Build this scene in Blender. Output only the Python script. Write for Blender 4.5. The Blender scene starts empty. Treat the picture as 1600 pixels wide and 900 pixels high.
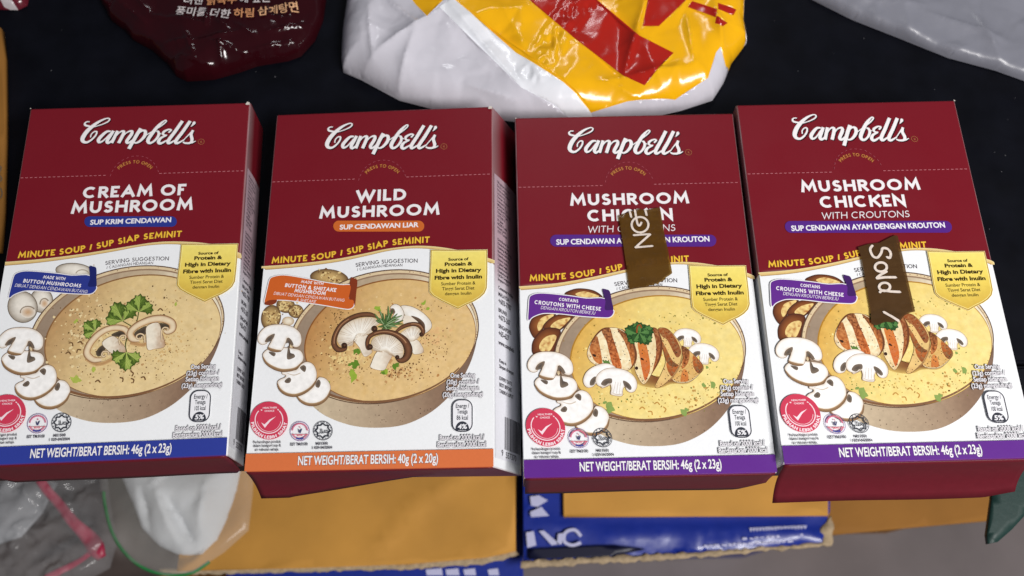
import bpy, bmesh, math, random
from mathutils import Vector, Matrix, Euler, noise
from mathutils.geometry import tessellate_polygon, delaunay_2d_cdt

S = bpy.context.scene
COL = S.collection
R = math.radians

# ------------------------------------------------------------------ camera, world, lamps, exposure
F_PX, TILT, ROLL, CAM_Z = 1400.0, 0.3577174, 0.0188564, 0.3816629
cam_d = bpy.data.cameras.new('camera')
cam_d.sensor_width = 36
cam_d.lens = F_PX / 1600 * 36
cam_d.clip_start, cam_d.clip_end = 0.01, 50
cam_d.dof.use_dof = True
cam_d.dof.focus_distance = 0.372
cam_d.dof.aperture_fstop = 8.6
cam = bpy.data.objects.new('camera', cam_d)
COL.objects.link(cam)
CAM_M = Matrix.Rotation(TILT, 3, 'X') @ Matrix.Rotation(-ROLL, 3, 'Z')
cam.matrix_world = Matrix.Translation((0, 0, CAM_Z)) @ CAM_M.to_4x4()
S.camera = cam

W = bpy.data.worlds.new('World')
S.world = W
W.use_nodes = True
bg = W.node_tree.nodes['Background']
bg.inputs[0].default_value = (0.80, 0.86, 1.0, 1)
bg.inputs[1].default_value = 0.09


def area(name, loc, aim, sx, sy, power, col=(1, 1, 1)):
    d = bpy.data.lights.new(name, 'AREA')
    d.shape, d.size, d.size_y, d.energy, d.color = 'RECTANGLE', sx, sy, power, col
    o = bpy.data.objects.new(name, d)
    COL.objects.link(o)
    o.location = loc
    o.rotation_euler = (Vector(aim) - Vector(loc)).to_track_quat('-Z', 'Y').to_euler()
    return o


area('ceiling_tube_near', (0.60, -0.42, 1.00), (0.05, 0.08, 0), 0.80, 0.16, 19.8, (1.0, 0.97, 0.95))
tube = area('ceiling_tube_far', (0.30, 2.02, 1.9), (0.06, 0.33, 0), 0.05, 1.3, 8.0, (0.96, 0.98, 1.0))
tube.rotation_euler = (0, 0, -0.50)

S.view_settings.view_transform = 'Standard'
S.view_settings.look = 'None'
S.view_settings.exposure = 0
S.view_settings.gamma = 1
S.cycles.use_denoising = True
S.cycles.max_bounces = 6
S.cycles.transparent_max_bounces = 12


# ------------------------------------------------------------------ small helpers
def lin(c):
    if isinstance(c, str):
        c = c.lstrip('#')
        c = [int(c[i:i + 2], 16) for i in (0, 2, 4)]
    return tuple(((v / 255) / 12.92 if v / 255 <= .04045 else ((v / 255 + .055) / 1.055) ** 2.4) for v in c)


def mixc(a, b, t):
    t = max(0, min(1, t))
    return tuple(x + (y - x) * t for x, y in zip(a, b))


def unproj(px, py, z):
    """a point of the picture on the level plane z, in metres"""
    d = CAM_M @ Vector(((px - 800) / F_PX, -(py - 450) / F_PX, -1))
    t = (z - CAM_Z) / d.z
    return Vector((d.x * t, d.y * t, z))


def node_mat(name, rough=.45, spec=.5, bump=0, bscale=300, var=.05, vscale=900, attr=True, col=(.5, .5, .5), coat=0, metal=0, alpha=1, rvar=0):
    m = bpy.data.materials.new(name)
    m.use_nodes = True
    nt = m.node_tree
    b = nt.nodes['Principled BSDF']
    b.inputs['Roughness'].default_value = rough
    b.inputs['Specular IOR Level'].default_value = spec
    b.inputs['Coat Weight'].default_value = coat
    b.inputs['Coat Roughness'].default_value = .12
    b.inputs['Metallic'].default_value = metal
    b.inputs['Alpha'].default_value = alpha
    tc = nt.nodes.new('ShaderNodeTexCoord')
    n = nt.nodes.new('ShaderNodeTexNoise')
    n.inputs['Scale'].default_value = vscale
    n.inputs['Detail'].default_value = 4
    nt.links.new(tc.outputs['Object'], n.inputs['Vector'])
    mr = nt.nodes.new('ShaderNodeMapRange')
    mr.inputs[1].default_value, mr.inputs[2].default_value = .3, .7
    mr.inputs[3].default_value, mr.inputs[4].default_value = 1 - var, 1 + var
    nt.links.new(n.outputs['Fac'], mr.inputs[0])
    mx = nt.nodes.new('ShaderNodeVectorMath')
    mx.operation = 'SCALE'
    if attr:
        a = nt.nodes.new('ShaderNodeAttribute')
        a.attribute_name = 'ink'
        nt.links.new(a.outputs['Color'], mx.inputs[0])
    else:
        mx.inputs[0].default_value = col[:3]
    nt.links.new(mr.outputs[0], mx.inputs['Scale'])
    nt.links.new(mx.outputs[0], b.inputs['Base Color'])
    if rvar:
        r2 = nt.nodes.new('ShaderNodeMapRange')
        r2.inputs[1].default_value, r2.inputs[2].default_value = .3, .7
        r2.inputs[3].default_value, r2.inputs[4].default_value = rough - rvar, rough + rvar
        n3 = nt.nodes.new('ShaderNodeTexNoise')
        n3.inputs['Scale'].default_value = 40
        nt.links.new(tc.outputs['Object'], n3.inputs['Vector'])
        nt.links.new(n3.outputs['Fac'], r2.inputs[0])
        nt.links.new(r2.outputs[0], b.inputs['Roughness'])
    if bump:
        n2 = nt.nodes.new('ShaderNodeTexNoise')
        n2.inputs['Scale'].default_value = bscale
        n2.inputs['Detail'].default_value = 5
        nt.links.new(tc.outputs['Object'], n2.inputs['Vector'])
        bp = nt.nodes.new('ShaderNodeBump')
        bp.inputs['Strength'].default_value = bump
        bp.inputs['Distance'].default_value = .001
        nt.links.new(n2.outputs['Fac'], bp.inputs['Height'])
        nt.links.new(bp.outputs[0], b.inputs['Normal'])
    return m


M_PRINT = node_mat('printed_card', .36, .28, bump=.35, bscale=16, var=.02, vscale=1100, rvar=.05)
M_PICT = node_mat('printed_picture', .38, .28, bump=.35, bscale=16, var=.075, vscale=480, rvar=.05)
M_GOLD = node_mat('gold_ink', .36, .5, var=.04, vscale=700)


def mesh_obj(name, verts, faces, cols, mat, parent=None, smooth=False):
    me = bpy.data.meshes.new(name)
    me.from_pydata(verts, [], faces)
    if cols is not None:
        at = me.color_attributes.new('ink', 'FLOAT_COLOR', 'POINT')
        flat = []
        for c in cols:
            flat += [c[0], c[1], c[2], 1.0]
        at.data.foreach_set('color', flat)
    me.materials.append(mat)
    if smooth:
        me.polygons.foreach_set('use_smooth', [True] * len(me.polygons))
    o = bpy.data.objects.new(name, me)
    COL.objects.link(o)
    o.parent = parent
    return o


def tag(o, label, cat, group=None):
    o['label'], o['category'] = label, cat
    if group:
        o['group'] = group
    return o


def struct(o):
    o['kind'] = 'structure'
    return o


def spline(pts, closed=False, n=6):
    """Catmull-Rom through points of any dimension"""
    P = [tuple(p) for p in pts]
    L = len(P)
    out = []
    rng = range(L) if closed else range(L - 1)
    g = (lambda i: P[i % L]) if closed else (lambda i: P[max(0, min(L - 1, i))])
    for i in rng:
        a, b, c, d = g(i - 1), g(i), g(i + 1), g(i + 2)
        for k in range(n):
            t = k / n
            out.append(tuple(.5 * (2 * q + (r - p) * t + (2 * p - 5 * q + 4 * r - s) * t * t + (3 * q - p - 3 * r + s) * t ** 3)
                             for p, q, r, s in zip(a, b, c, d)))
    if not closed:
        out.append(P[-1])
    return out


def arc(cx, cy, rx, ry, a0, a1, n=14):
    return [(cx + rx * math.cos(R(a0 + (a1 - a0) * i / n)), cy + ry * math.sin(R(a0 + (a1 - a0) * i / n))) for i in range(n + 1)]


def inside(p, poly):
    x, y = p
    c = False
    j = len(poly) - 1
    for i in range(len(poly)):
        xi, yi = poly[i]
        xj, yj = poly[j]
        if (yi > y) != (yj > y) and x < (xj - xi) * (y - yi) / (yj - yi) + xi:
            c = not c
        j = i
    return c


def stroke_geo(pts, w, closed=False, across=1, cap=True):
    """strip of quads along pts; w a number or a list; returns verts, faces, across-parameter per vert"""
    n = len(pts)
    ws = [w] * n if not isinstance(w, (list, tuple)) else w
    vs, fs, ac = [], [], []
    for i in range(n):
        p = Vector(pts[i][:2])
        a = Vector(pts[i - 1][:2]) if (i > 0 or closed) else None
        b = Vector(pts[(i + 1) % n][:2]) if (i < n - 1 or closed) else None
        d1 = (p - a).normalized() if a is not None and (p - a).length > 1e-9 else None
        d2 = (b - p).normalized() if b is not None and (b - p).length > 1e-9 else None
        d1 = d1 or d2 or Vector((1, 0))
        d2 = d2 or d1
        t = d1 + d2
        t = t.normalized() if t.length > 1e-6 else d1
        nr = Vector((-t.y, t.x))
        k = nr.dot(Vector((-d1.y, d1.x)))
        k = 1 / max(.38, k)
        for j in range(across + 1):
            s = j / across * 2 - 1
            q = p + nr * (s * ws[i] * .5 * k)
            vs.append((q.x, q.y))
            ac.append(s)
    m = across + 1
    for i in range(n if closed else n - 1):
        i2 = (i + 1) % n
        for j in range(across):
            fs.append((i * m + j, i2 * m + j, i2 * m + j + 1, i * m + j + 1))
    return vs, fs, ac


# ------------------------------------------------------------------ lettering
GEO = {
    'A': (.98, [[(0, 0), (.5, 1), (1, 0)], [(.22, .3), (.78, .3)]]),
    'B': (.66, [[(0, 0), (0, 1), (.5, 1)] + arc(.5, .77, .42, .23, 90, -90, 8) + [(0, .54)], [(0, .54), (.5, .54)] + arc(.5, .27, .5, .27, 90, -90, 8) + [(0, 0)]]),
    'C': (.95, [arc(.55, .5, .55, .5, 48, 312, 22)]),
    'D': (.88, [[(0, 0), (0, 1), (.38, 1)] + arc(.38, .5, .62, .5, 80, -80, 14) + [(.38, 0), (0, 0), (0, .02)]]),
    'E': (.62, [[(1, 1), (0, 1), (0, 0), (1, 0)], [(0, .5), (.88, .5)]]),
    'F': (.60, [[(1, 1), (0, 1), (0, 0)], [(0, .5), (.88, .5)]]),
    'G': (1.0, [arc(.5, .5, .5, .5, 48, 340, 22) + [(1, .46), (.58, .46)]]),
    'H': (.86, [[(0, 0), (0, 1)], [(1, 0), (1, 1)], [(0, .52), (1, .52)]]),
    'I': (.0, [[(.5, 0), (.5, 1)]]),
    'J': (.48, [[(1, 1), (1, .3)] + arc(.5, .3, .5, .3, 0, -140, 8)]),
    'K': (.80, [[(0, 0), (0, 1)], [(1, 1), (.04, .44)], [(.32, .62), (1, 0)]]),
    'L': (.58, [[(0, 1), (0, 0), (1, 0)]]),
    'M': (1.12, [[(0, 0), (.12, 1), (.5, .22), (.88, 1), (1, 0)]]),
    'N': (.90, [[(0, 0), (0, 1), (1, 0), (1, 1)]]),
    'O': (1.06, [arc(.5, .5, .5, .5, 0, 360, 28)]),
    'P': (.68, [[(0, 0), (0, 1), (.5, 1)] + arc(.5, .745, .5, .255, 80, -80, 8) + [(.5, .49), (0, .49)]]),
    'R': (.72, [[(0, 0), (0, 1), (.5, 1)] + arc(.5, .735, .45, .265, 80, -80, 8) + [(.5, .47), (0, .47)], [(.42, .47), (1, 0)]]),
    'S': (.66, [arc(.52, .76, .42, .24, 25, 250, 12) + arc(.48, .255, .52, .255, 75, -155, 12)]),
    'T': (.72, [[(0, 1), (1, 1)], [(.5, 1), (.5, 0)]]),
    'U': (.82, [[(0, 1), (0, .45)] + arc(.5, .42, .5, .42, 180, 360, 12) + [(1, .45), (1, 1)]]),
    'V': (.92, [[(0, 1), (.5, 0), (1, 1)]]),
    'W': (1.36, [[(0, 1), (.26, 0), (.5, .9), (.74, 0), (1, 1)]]),
    'Y': (.86, [[(0, 1), (.5, .42), (1, 1)], [(.5, .42), (.5, 0)]]),
    '/': (.42, [[(0, -.06), (1, 1.06)]]),
    '&': (.86, [[(1, 0), (.22, .72)] + arc(.42, .8, .22, .2, 200, -30, 9) + [(.2, .42)] + arc(.38, .24, .38, .24, 150, 330, 9) + [(.95, .5)]]),
}
_gc = {}


def geo_glyph(ch, w):
    key = ('g', ch, round(w, 3))
    if key not in _gc:
        wd, pls = GEO[ch]
        if ch == 'I':
            wd = w
        vs, fs, zs = [], [], []
        for k, pl in enumerate(pls):
            q = [(w / 2 + x * (wd - w) if wd > w else w / 2, w / 2 + y * (1 - w)) for x, y in pl]
            if pl[0] != pl[-1] and math.hypot(pl[0][0] - pl[-1][0], pl[0][1] - pl[-1][1]) > .05:
                for e, f_ in ((0, 1), (-1, -2)):
                    x, y = pl[e]
                    dv = (Vector(q[e]) - Vector(q[f_])).normalized()
                    on_y = y in (0, 1) and abs(dv.y) > .5
                    on_x = x in (0, 1) and abs(dv.x) > .9
                    if on_y or on_x:
                        k_ = w / 2 / (abs(dv.y) if on_y else 1)
                        q[e] = (q[e][0] + dv.x * k_, q[e][1] + dv.y * k_)
            v, f, _ = stroke_geo(q, w, closed=False)
            o = len(vs)
            vs += v
            zs += [k + .8 * (i // 2) / len(pl) for i in range(len(v))]
            fs += [tuple(i + o for i in t) for t in f]
        _gc[key] = (vs, fs, zs, wd + .16)
    return _gc[key]


_dg = None


def _text_mesh(s, off):
    c = bpy.data.curves.new('t', 'FONT')
    c.body = s
    c.offset = off
    c.resolution_u = 4
    o = bpy.data.objects.new('t', c)
    COL.objects.link(o)
    dg = bpy.context.evaluated_depsgraph_get()
    me = bpy.data.meshes.new_from_object(o.evaluated_get(dg))
    vs = [(v.co.x, v.co.y) for v in me.vertices]
    fs = [tuple(p.vertices) for p in me.polygons]
    bpy.data.objects.remove(o)
    bpy.data.curves.remove(c)
    bpy.data.meshes.remove(me)
    return vs, fs


_hh = None


def font_glyph(ch, off):
    global _hh
    key = ('b', ch, round(off, 4))
    if key not in _gc:
        if _hh is None:
            v, _ = _text_mesh('HH', 0)
            _hh = max(x for x, y in v) - min(x for x, y in v)
        vs, fs = _text_mesh(ch, off)
        akey = ('adv', ch)
        if akey not in _gc:
            v2, _ = _text_mesh('H' + ch + 'H', 0)
            _gc[akey] = max(x for x, y in v2) - min(x for x, y in v2) - _hh
        cap = .685
        _gc[key] = ([(x / cap, y / cap) for x, y in vs], fs, [0] * len(vs), _gc[akey] / cap)
    return _gc[key]


class Path:
    def __init__(self, pts):
        self.p = [Vector(q[:2]) for q in pts]
        self.l = [0]
        for a, b in zip(self.p, self.p[1:]):
            self.l.append(self.l[-1] + (b - a).length)

    def at(self, s):
        i = 0
        while i < len(self.l) - 2 and self.l[i + 1] < s:
            i += 1
        d = (self.p[i + 1] - self.p[i]).normalized()
        return self.p[i] + d * (s - self.l[i]), d


EPS = 2.4e-6
BOX_W, BOX_H, BOX_D = 100.0, 163.1695, 26.0
HOM = [
    [0.3041418, 0.05066849, -22.95114, -0.01308134, -0.3088525, 224.5156, -1.75619e-05, 0.0003046398, 1.0],
    [0.3237107, 0.02897429, -145.1052, -0.006045968, -0.3150359, 234.6358, 5.099345e-05, 0.0003015512, 1.0],
    [0.309997, -0.007812688, -247.8685, -0.006726073, -0.3064125, 234.5747, 4.554282e-06, 0.0003007209, 1.0],
    [0.3068405, -0.04028214, -346.3974, -0.007405062, -0.3048407, 230.2646, 1.53145e-06, 0.0003110694, 1.0]]


def mm(box, x, y):
    h = HOM[box]
    w = h[6] * x + h[7] * y + h[8]
    return ((h[0] * x + h[1] * y + h[2]) / w, (h[3] * x + h[4] * y + h[5]) / w)


def seg_d(p, a, b):
    ab = b - a
    t = max(0, min(1, (p - a).dot(ab) / ab.length_squared))
    return (p - a - ab * t).length, t


class Digit:
    """a digitising sheet: measured marks -> millimetres on the face of the carton"""

    def __init__(self, box, x0, y0, s, off=(0, 0)):
        self.a, self.off = (box, x0, y0, s), off

    def __call__(self, p):
        b, x0, y0, s = self.a
        u, v = mm(b, x0 + p[0] / s, y0 + p[1] / s)
        return (u + self.off[0], v + self.off[1])

    def many(self, pts):
        return [self(p) for p in pts]

    def k(self):
        a, b = self((500, 400)), self((600, 400))
        return math.hypot(a[0] - b[0], a[1] - b[1]) / 100

    def shift(self, off):
        return Digit(*self.a, off=(self.off[0] + off[0], self.off[1] + off[1]))


class Press:
    """collects flat inked shapes, each a hair above the last, into named parts"""

    def __init__(self, xf=None):
        self.k = 0
        self.parts = {}
        self.order = []
        self.xf = xf or (lambda u, v, z: ((u - 50) / 1000, (v - BOX_H / 2) / 1000, BOX_D / 1000 + z))
        self.cur = None

    def part(self, name, mat=None, parent=None, key=None):
        key = key or name
        if key not in self.parts:
            self.parts[key] = dict(name=name, mat=mat or M_PRINT, parent=parent, v=[], f=[], c=[])
            self.order.append(key)
        self.cur = self.parts[key]
        return self

    def add(self, vs, fs, col, zs=None):
        self.k += 1
        z0 = .00010 + self.k * EPS
        o = len(self.cur['v'])
        for i, (x, y) in enumerate(vs):
            self.cur['v'].append(self.xf(x, y, z0 + (zs[i] * 5e-7 if zs else 0)))
        self.cur['c'] += [col] * len(vs) if isinstance(col[0], float) else list(col)
        self.cur['f'] += [tuple(i + o for i in f) for f in fs]

    def poly(self, pts, col, holes=()):
        loops = [[Vector((x, y, 0)) for x, y in pts]] + [[Vector((x, y, 0)) for x, y in h] for h in holes]
        tri = tessellate_polygon(loops)
        flat = [(v.x, v.y) for l in loops for v in l]
        self.add(flat, tri, lin(col) if not isinstance(col[0], float) else col)

    def grad(self, pts, fn, sp=2.0):
        """polygon filled with an ink that varies: fn(x, y) -> linear rgb"""
        xs, ys = [p[0] for p in pts], [p[1] for p in pts]
        co = [Vector(p) for p in pts]
        n = len(co)
        rnd = random.Random(3)
        y = min(ys) + sp / 2
        while y < max(ys):
            x = min(xs) + sp / 2
            while x < max(xs):
                q = (x + rnd.uniform(-.3, .3) * sp, y + rnd.uniform(-.3, .3) * sp)
                if inside(q, pts):
                    co.append(Vector(q))
                x += sp
            y += sp
        r = delaunay_2d_cdt(co, [(i, (i + 1) % n) for i in range(n)], [], 1, 1e-5)
        vs = [(v.x, v.y) for v in r[0]]
        self.add(vs, [tuple(f) for f in r[2]], [fn(x, y) for x, y in vs])

    def soft(self, pts, c_in, c_edge, wd, sp=.8):
        """filled shape whose ink turns to c_edge within wd mm of its outline"""
        a, b = lin(c_in), lin(c_edge)
        V = [Vector(p) for p in pts]
        n = len(V)

        def f(u, v):
            p = Vector((u, v))
            d = min(seg_d(p, V[i], V[(i + 1) % n])[0] for i in range(n))
            return mixc(b, a, (d / wd) ** .8)
        self.grad(pts, f, sp)

    def radial(self, pts, c0, c1, p=2.0, center=None, n=5):
        c0, c1 = lin(c0), lin(c1)
        cx = center[0] if center else sum(q[0] for q in pts) / len(pts)
        cy = center[1] if center else sum(q[1] for q in pts) / len(pts)
        L = len(pts)
        vs, cs, fs = [(cx, cy)], [c0], []
        for k in range(1, n + 1):
            t = k / n
            for q in pts:
                vs.append((cx + (q[0] - cx) * t, cy + (q[1] - cy) * t))
                cs.append(mixc(c0, c1, t ** p))
        for i in range(L):
            j = (i + 1) % L
            fs.append((0, 1 + i, 1 + j))
            for k in range(n - 1):
                fs.append((1 + k * L + i, 1 + (k + 1) * L + i, 1 + (k + 1) * L + j, 1 + k * L + j))
        self.add(vs, fs, cs)

    def stroke(self, pts, w, col, closed=False, edge=None, p=1.0):
        if edge is None:
            v, f, _ = stroke_geo(pts, w, closed)
            self.add(v, f, lin(col), [2.5 * i / len(v) for i in range(len(v))])
        else:
            v, f, ac = stroke_geo(pts, w, closed, across=6)
            a = lin(col)
            if isinstance(edge[0], tuple):
                e0, e1 = lin(edge[0]), lin(edge[1])
            else:
                e0 = e1 = lin(edge)
            self.add(v, f, [mixc(a, e1 if s > 0 else e0, abs(s) ** (2 * p)) for s in ac], [2.5 * i / len(v) for i in range(len(v))])

    def dots(self, items, col, jag=.25, seed=1):
        rnd = random.Random(seed)
        vs, fs, zs = [], [], []
        for j, (x, y, r) in enumerate(items):
            zs += [j % 4] * 7
            n = 7
            o = len(vs)
            e = rnd.uniform(.6, 1)
            th = rnd.uniform(0, 3)
            for i in range(n):
                a = i / n * 2 * math.pi
                rr = r * rnd.uniform(1 - jag, 1 + jag)
                dx, dy = rr * math.cos(a), rr * e * math.sin(a)
                vs.append((x + dx * math.cos(th) - dy * math.sin(th), y + dx * math.sin(th) + dy * math.cos(th)))
            fs.append(tuple(range(o, o + n)))
        if vs:
            self.add(vs, fs, lin(col), zs)

    def text(self, s, size, col, at=None, path=None, width=None, align='c', font='b', wt=.17, bold=0., shear=0., rot=0., sx=1., track=0., outline=None):
        """at = baseline anchor (mm); size = cap height (mm); width fits the line to that many mm"""
        gl, x = [], 0
        for ch in s:
            if ch == ' ':
                x += .36 if font == 'b' else .42
                continue
            if font == 'g':
                g = geo_glyph(ch, wt)
                adv = g[3] + track
            else:
                g = font_glyph(ch, bold)
                adv = g[3] + track
            gl.append((ch, x, adv))
            x += adv
        total = x - track - (.16 if font == 'g' else .05)
        if width:
            sx = width / (total * size)
        full = total * size * sx
        if path is None:
            a = Vector((math.cos(rot), math.sin(rot)))
            p0 = Vector(at) - a * (full * {'l': 0, 'c': .5, 'r': 1}[align])
        else:
            base = {'l': 0, 'c': path.l[-1] / 2 - full / 2, 'r': path.l[-1] - full}[align]
        passes = [(outline[1], outline[0])] if outline else []
        passes.append((col, 0))
        for c, ow in passes:
            vs, fs, zs = [], [], []
            for j, (ch, gx, adv) in enumerate(gl):
                g = geo_glyph(ch, wt) if font == 'g' else font_glyph(ch, bold + ow)
                mid = (gx + adv * .5) * size * sx
                if path is None:
                    org, d = p0 + a * mid, a
                else:
                    org, d = path.at(base + mid)
                nr = Vector((-d.y, d.x))
                o = len(vs)
                for (x, y) in g[0]:
                    lx = ((x - adv * .5 + (0 if font == 'g' else 0)) + y * shear) * size * sx
                    q = org + d * lx + nr * (y * size)
                    vs.append((q.x, q.y))
                zs += g[2] if font == 'g' else [2 * (j % 2)] * len(g[2])
                fs += [tuple(i + o for i in f) for f in g[1]]
            self.add(vs, fs, lin(c), zs)

    def build(self, root):
        made = {}
        for key in self.order:
            d = self.parts[key]
            par = made[d['parent']] if d['parent'] else root
            made[key] = mesh_obj(d['name'], d['v'], d['f'], d['c'], d['mat'], par)
        return made


BURG, WHITE, INK = (118, 23, 35), (240, 242, 244), (40, 36, 44)
ZA = Digit(0, 100, 440, 5.625)
ZA2 = Digit(0, 0, 400, 3.75)
ZA3 = Digit(0, 0, 360, 3.46)
ZA1 = Digit(0, 0, 140, 3.46)
ZB = Digit(1, 510, 460, 6.426)
ZB2 = Digit(1, 400, 420, 7.5)
ZB3 = Digit(1, 390, 490, 6)
ZB4 = Digit(1, 380, 610, 6.92)
ZB5 = Digit(1, 660, 370, 6.92)
ZB6 = Digit(1, 670, 560, 5)
ZB7 = Digit(1, 370, 400, 3.478)
ZB8 = Digit(1, 370, 150, 3.215)
ZL = Digit(1, 500, 180, 7.5)
ZC = Digit(2, 900, 480, 6)
ZC2 = Digit(2, 815, 430, 6.43)
ZC3 = Digit(2, 780, 400, 3.478)
ZC4 = Digit(2, 780, 160, 3.333)
ZC5 = Digit(2, 780, 560, 3.478)


def off(b_to, p_to, p_from, b_from=1):
    a, b = mm(b_to, *p_to), mm(b_from, *p_from)
    return (a[0] - b[0], a[1] - b[1])


# anchors: where the shared artwork of the second carton sits on the first and third
ANCH = {
    'logo': {0: off(0, (124.9, 223.8), (507.5, 232.4)), 1: (0, 0), 2: off(2, (887.1, 238.6), (507.5, 232.4))},
    'press': {0: off(0, (213.9, 244), (598.7, 250.4)), 1: (0, 0), 2: off(2, (981, 253.6), (598.7, 250.4))},
    'slogan': {0: off(0, (28, 403.4), (424.4, 411.9)), 1: (0, 0), 2: off(2, (827.4, 439.7), (424.4, 411.9))},
    'serv': {0: off(0, (164.6, 413), (555.7, 416)), 1: (0, 0), 2: off(2, (960, 446), (555.7, 416))},
    'bowl': {0: off(0, (199.4, 519.5), (600, 526.5)), 1: (0, 0), 2: off(2, (1016.3, 553.3), (600, 526.5))},
    'slices': {0: off(0, (33.6, 531.6), (437.6, 526.5)), 1: (0, 0), 2: off(2, (859.3, 569.6), (437.6, 526.5))},
    'shield': {0: off(0, (320.8, 471.3), (716, 482)), 1: (0, 0), 2: off(2, (1129.3, 507), (716, 482))},
    'stamps': {0: off(0, (11, 646.7), (421.2, 657.7)), 1: (0, 0), 2: off(2, (852.5, 668.4), (421.2, 657.7))},
    'energy': {0: off(0, (313.2, 635.3), (722.4, 650)), 1: (0, 0), 2: off(2, (1155.5, 659.2), (722.4, 650))},
}


def logo(pr, o):
    Z = ZL.shift(o)
    k = Z.k()
    ST = [
        # C
        [(196, 203, 9), (290, 172, 12), (355, 140, 15), (378, 110, 14), (350, 97, 13), (275, 128, 24), (200, 182, 36), (128, 255, 44), (86, 330, 44), (92, 372, 34), (135, 384, 24), (190, 350, 20), (232, 298, 18), (240, 258, 17), (210, 258, 13), (180, 290, 13), (174, 325, 12)],
        [(152, 140, 11), (118, 142, 13), (97, 162, 18), (110, 184, 22), (165, 195, 16)],
        # a
        [(400, 252, 16), (355, 256, 26), (305, 300, 34), (268, 350, 36), (278, 382, 26), (325, 360, 16), (395, 280, 13)],
        [(430, 245, 32), (395, 310, 34), (366, 366, 34), (385, 388, 26), (440, 345, 10)],
        # m
        [(478, 245, 30), (450, 315, 33), (420, 390, 33)],
        [(435, 350, 10), (500, 265, 14), (545, 250, 26), (545, 285, 34), (500, 390, 34)],
        [(515, 350, 10), (585, 265, 14), (640, 248, 26), (640, 285, 34), (592, 366, 34), (615, 386, 24), (668, 340, 10)],
        # p
        [(745, 216, 40), (700, 295, 38), (622, 458, 36)],
        [(690, 310, 12), (755, 245, 18), (797, 250, 32), (792, 305, 34), (742, 366, 26), (695, 388, 18), (672, 370, 14)],
        # b
        [(800, 300, 10), (900, 235, 12), (985, 175, 14), (1030, 130, 15), (1012, 118, 14), (945, 180, 32), (880, 270, 38), (836, 350, 38), (855, 388, 28), (905, 365, 22), (950, 305, 28), (950, 255, 22), (930, 250, 12), (985, 282, 9)],
        # e
        [(1066, 262, 18), (1094, 232, 18), (1060, 226, 18), (1008, 256, 26), (1010, 288, 20), (1052, 293, 12)],
        [(1046, 298, 12), (985, 325, 26), (958, 368, 34), (985, 392, 26), (1075, 340, 11)],
        # l l
        [(1218, 122, 34), (1140, 250, 36), (1072, 356, 36), (1085, 388, 26), (1165, 340, 11)],
        [(1308, 122, 34), (1230, 250, 36), (1160, 356, 36), (1175, 388, 26), (1255, 345, 12)],
        # apostrophe, s
        [(1352, 128, 14), (1354, 146, 32), (1340, 168, 18), (1322, 188, 5)],
        [(1236, 362, 9), (1290, 300, 12), (1350, 232, 18)],
        [(1348, 232, 26), (1330, 285, 30), (1345, 345, 32), (1325, 382, 24), (1270, 386, 20), (1240, 372, 14)],
        [(1290, 384, 14), (1345, 380, 18), (1388, 360, 6)]]
    for dx, dy, c, gw in ((9, 9, (26, 12, 18), 1.22), (0, 0, (244, 241, 242), 1.14)):
        pr.part('brand_lettering')
        for st in ST:
            s = spline(st, n=6)
            pr.stroke([Z((x + dx, y + dy)) for x, y, w in s], [max(w, 9) * k * gw for x, y, w in s], c)
    cx, cy = 1452, 368
    pr.stroke(Z.many(arc(cx, cy, 36, 32, 0, 360, 20)), 5 * k, (170, 110, 70), closed=True)
    pr.text('R', 26 * k, (170, 110, 70), at=Z((cx, cy + 14)), bold=.01)


def dashes(pr, path, dash, gap, w, col):
    P = Path(path)
    s = 0
    while s + dash < P.l[-1]:
        a, b = P.at(s)[0], P.at(s + dash)[0]
        pr.k -= 1
        pr.stroke([(a.x, a.y), (b.x, b.y)], w, col)
        s += dash + gap


def tear(pr, d, vline):
    Z = ZL.shift(ANCH['press'][d])
    pr.part('tear_line')
    pr.k += 1
    c = (196, 120, 128)
    left, right = Z((450, 782)), Z((1012, 782))
    dashes(pr, [(1, vline), (left[0], vline)], 1.15, .85, .26, c)
    dashes(pr, [(right[0], vline + .1), (99, vline + .1)], 1.15, .85, .26, c)
    hole = spline([(452, 770), (475, 705), (535, 615), (635, 550), (740, 528), (855, 548), (950, 620), (1000, 705), (1008, 770)], n=6)
    dashes(pr, Z.many(hole), 1.1, 1.15, .22, (165, 80, 92))
    pr.part('press_lettering')
    pr.k += 2
    P = Path(Z.many(spline([(552, 690), (600, 648), (660, 624), (730, 615), (800, 624), (860, 648), (908, 684)], n=5)))
    pr.text('PRESS TO OPEN', 40 * Z.k(), (205, 140, 70), path=P, width=P.l[-1], font='g', wt=.16)


def title(pr, Z, lines, pill_rc, pill_txt, pill_col, thin=None):
    k = Z.k()
    pr.part('title_lettering')
    for s, x0, x1, top, base in lines:
        a, b = Z((x0, base)), Z((x1, base))
        pr.text(s, (base - top) * k, (240, 236, 238), at=((a[0] + b[0]) / 2, (a[1] + b[1]) / 2), width=b[0] - a[0], font='g', wt=.225)
    if thin:
        s, x0, x1, top, base = thin
        a, b = Z((x0, base)), Z((x1, base))
        pr.text(s, (base - top) * k, (236, 226, 230), at=((a[0] + b[0]) / 2, (a[1] + b[1]) / 2), width=b[0] - a[0], font='g', wt=.12, shear=.12)
    x0, y0, x1, y1 = pill_rc
    r = (y1 - y0) / 2
    pr.part('subtitle_pill')
    pr.poly(Z.many(arc(x0 + r, y0 + r, r, r, 90, 270, 10) + arc(x1 - r, y0 + r, r, r, -90, 90, 10)), pill_col)
    s, tx0, tx1, top, base = pill_txt
    a, b = Z((tx0, base)), Z((tx1, base))
    pr.part('pill_lettering', parent='subtitle_pill')
    pr.text(s, (base - top) * k, (240, 238, 242), at=((a[0] + b[0]) / 2, (a[1] + b[1]) / 2), width=b[0] - a[0], bold=.028)


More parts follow.
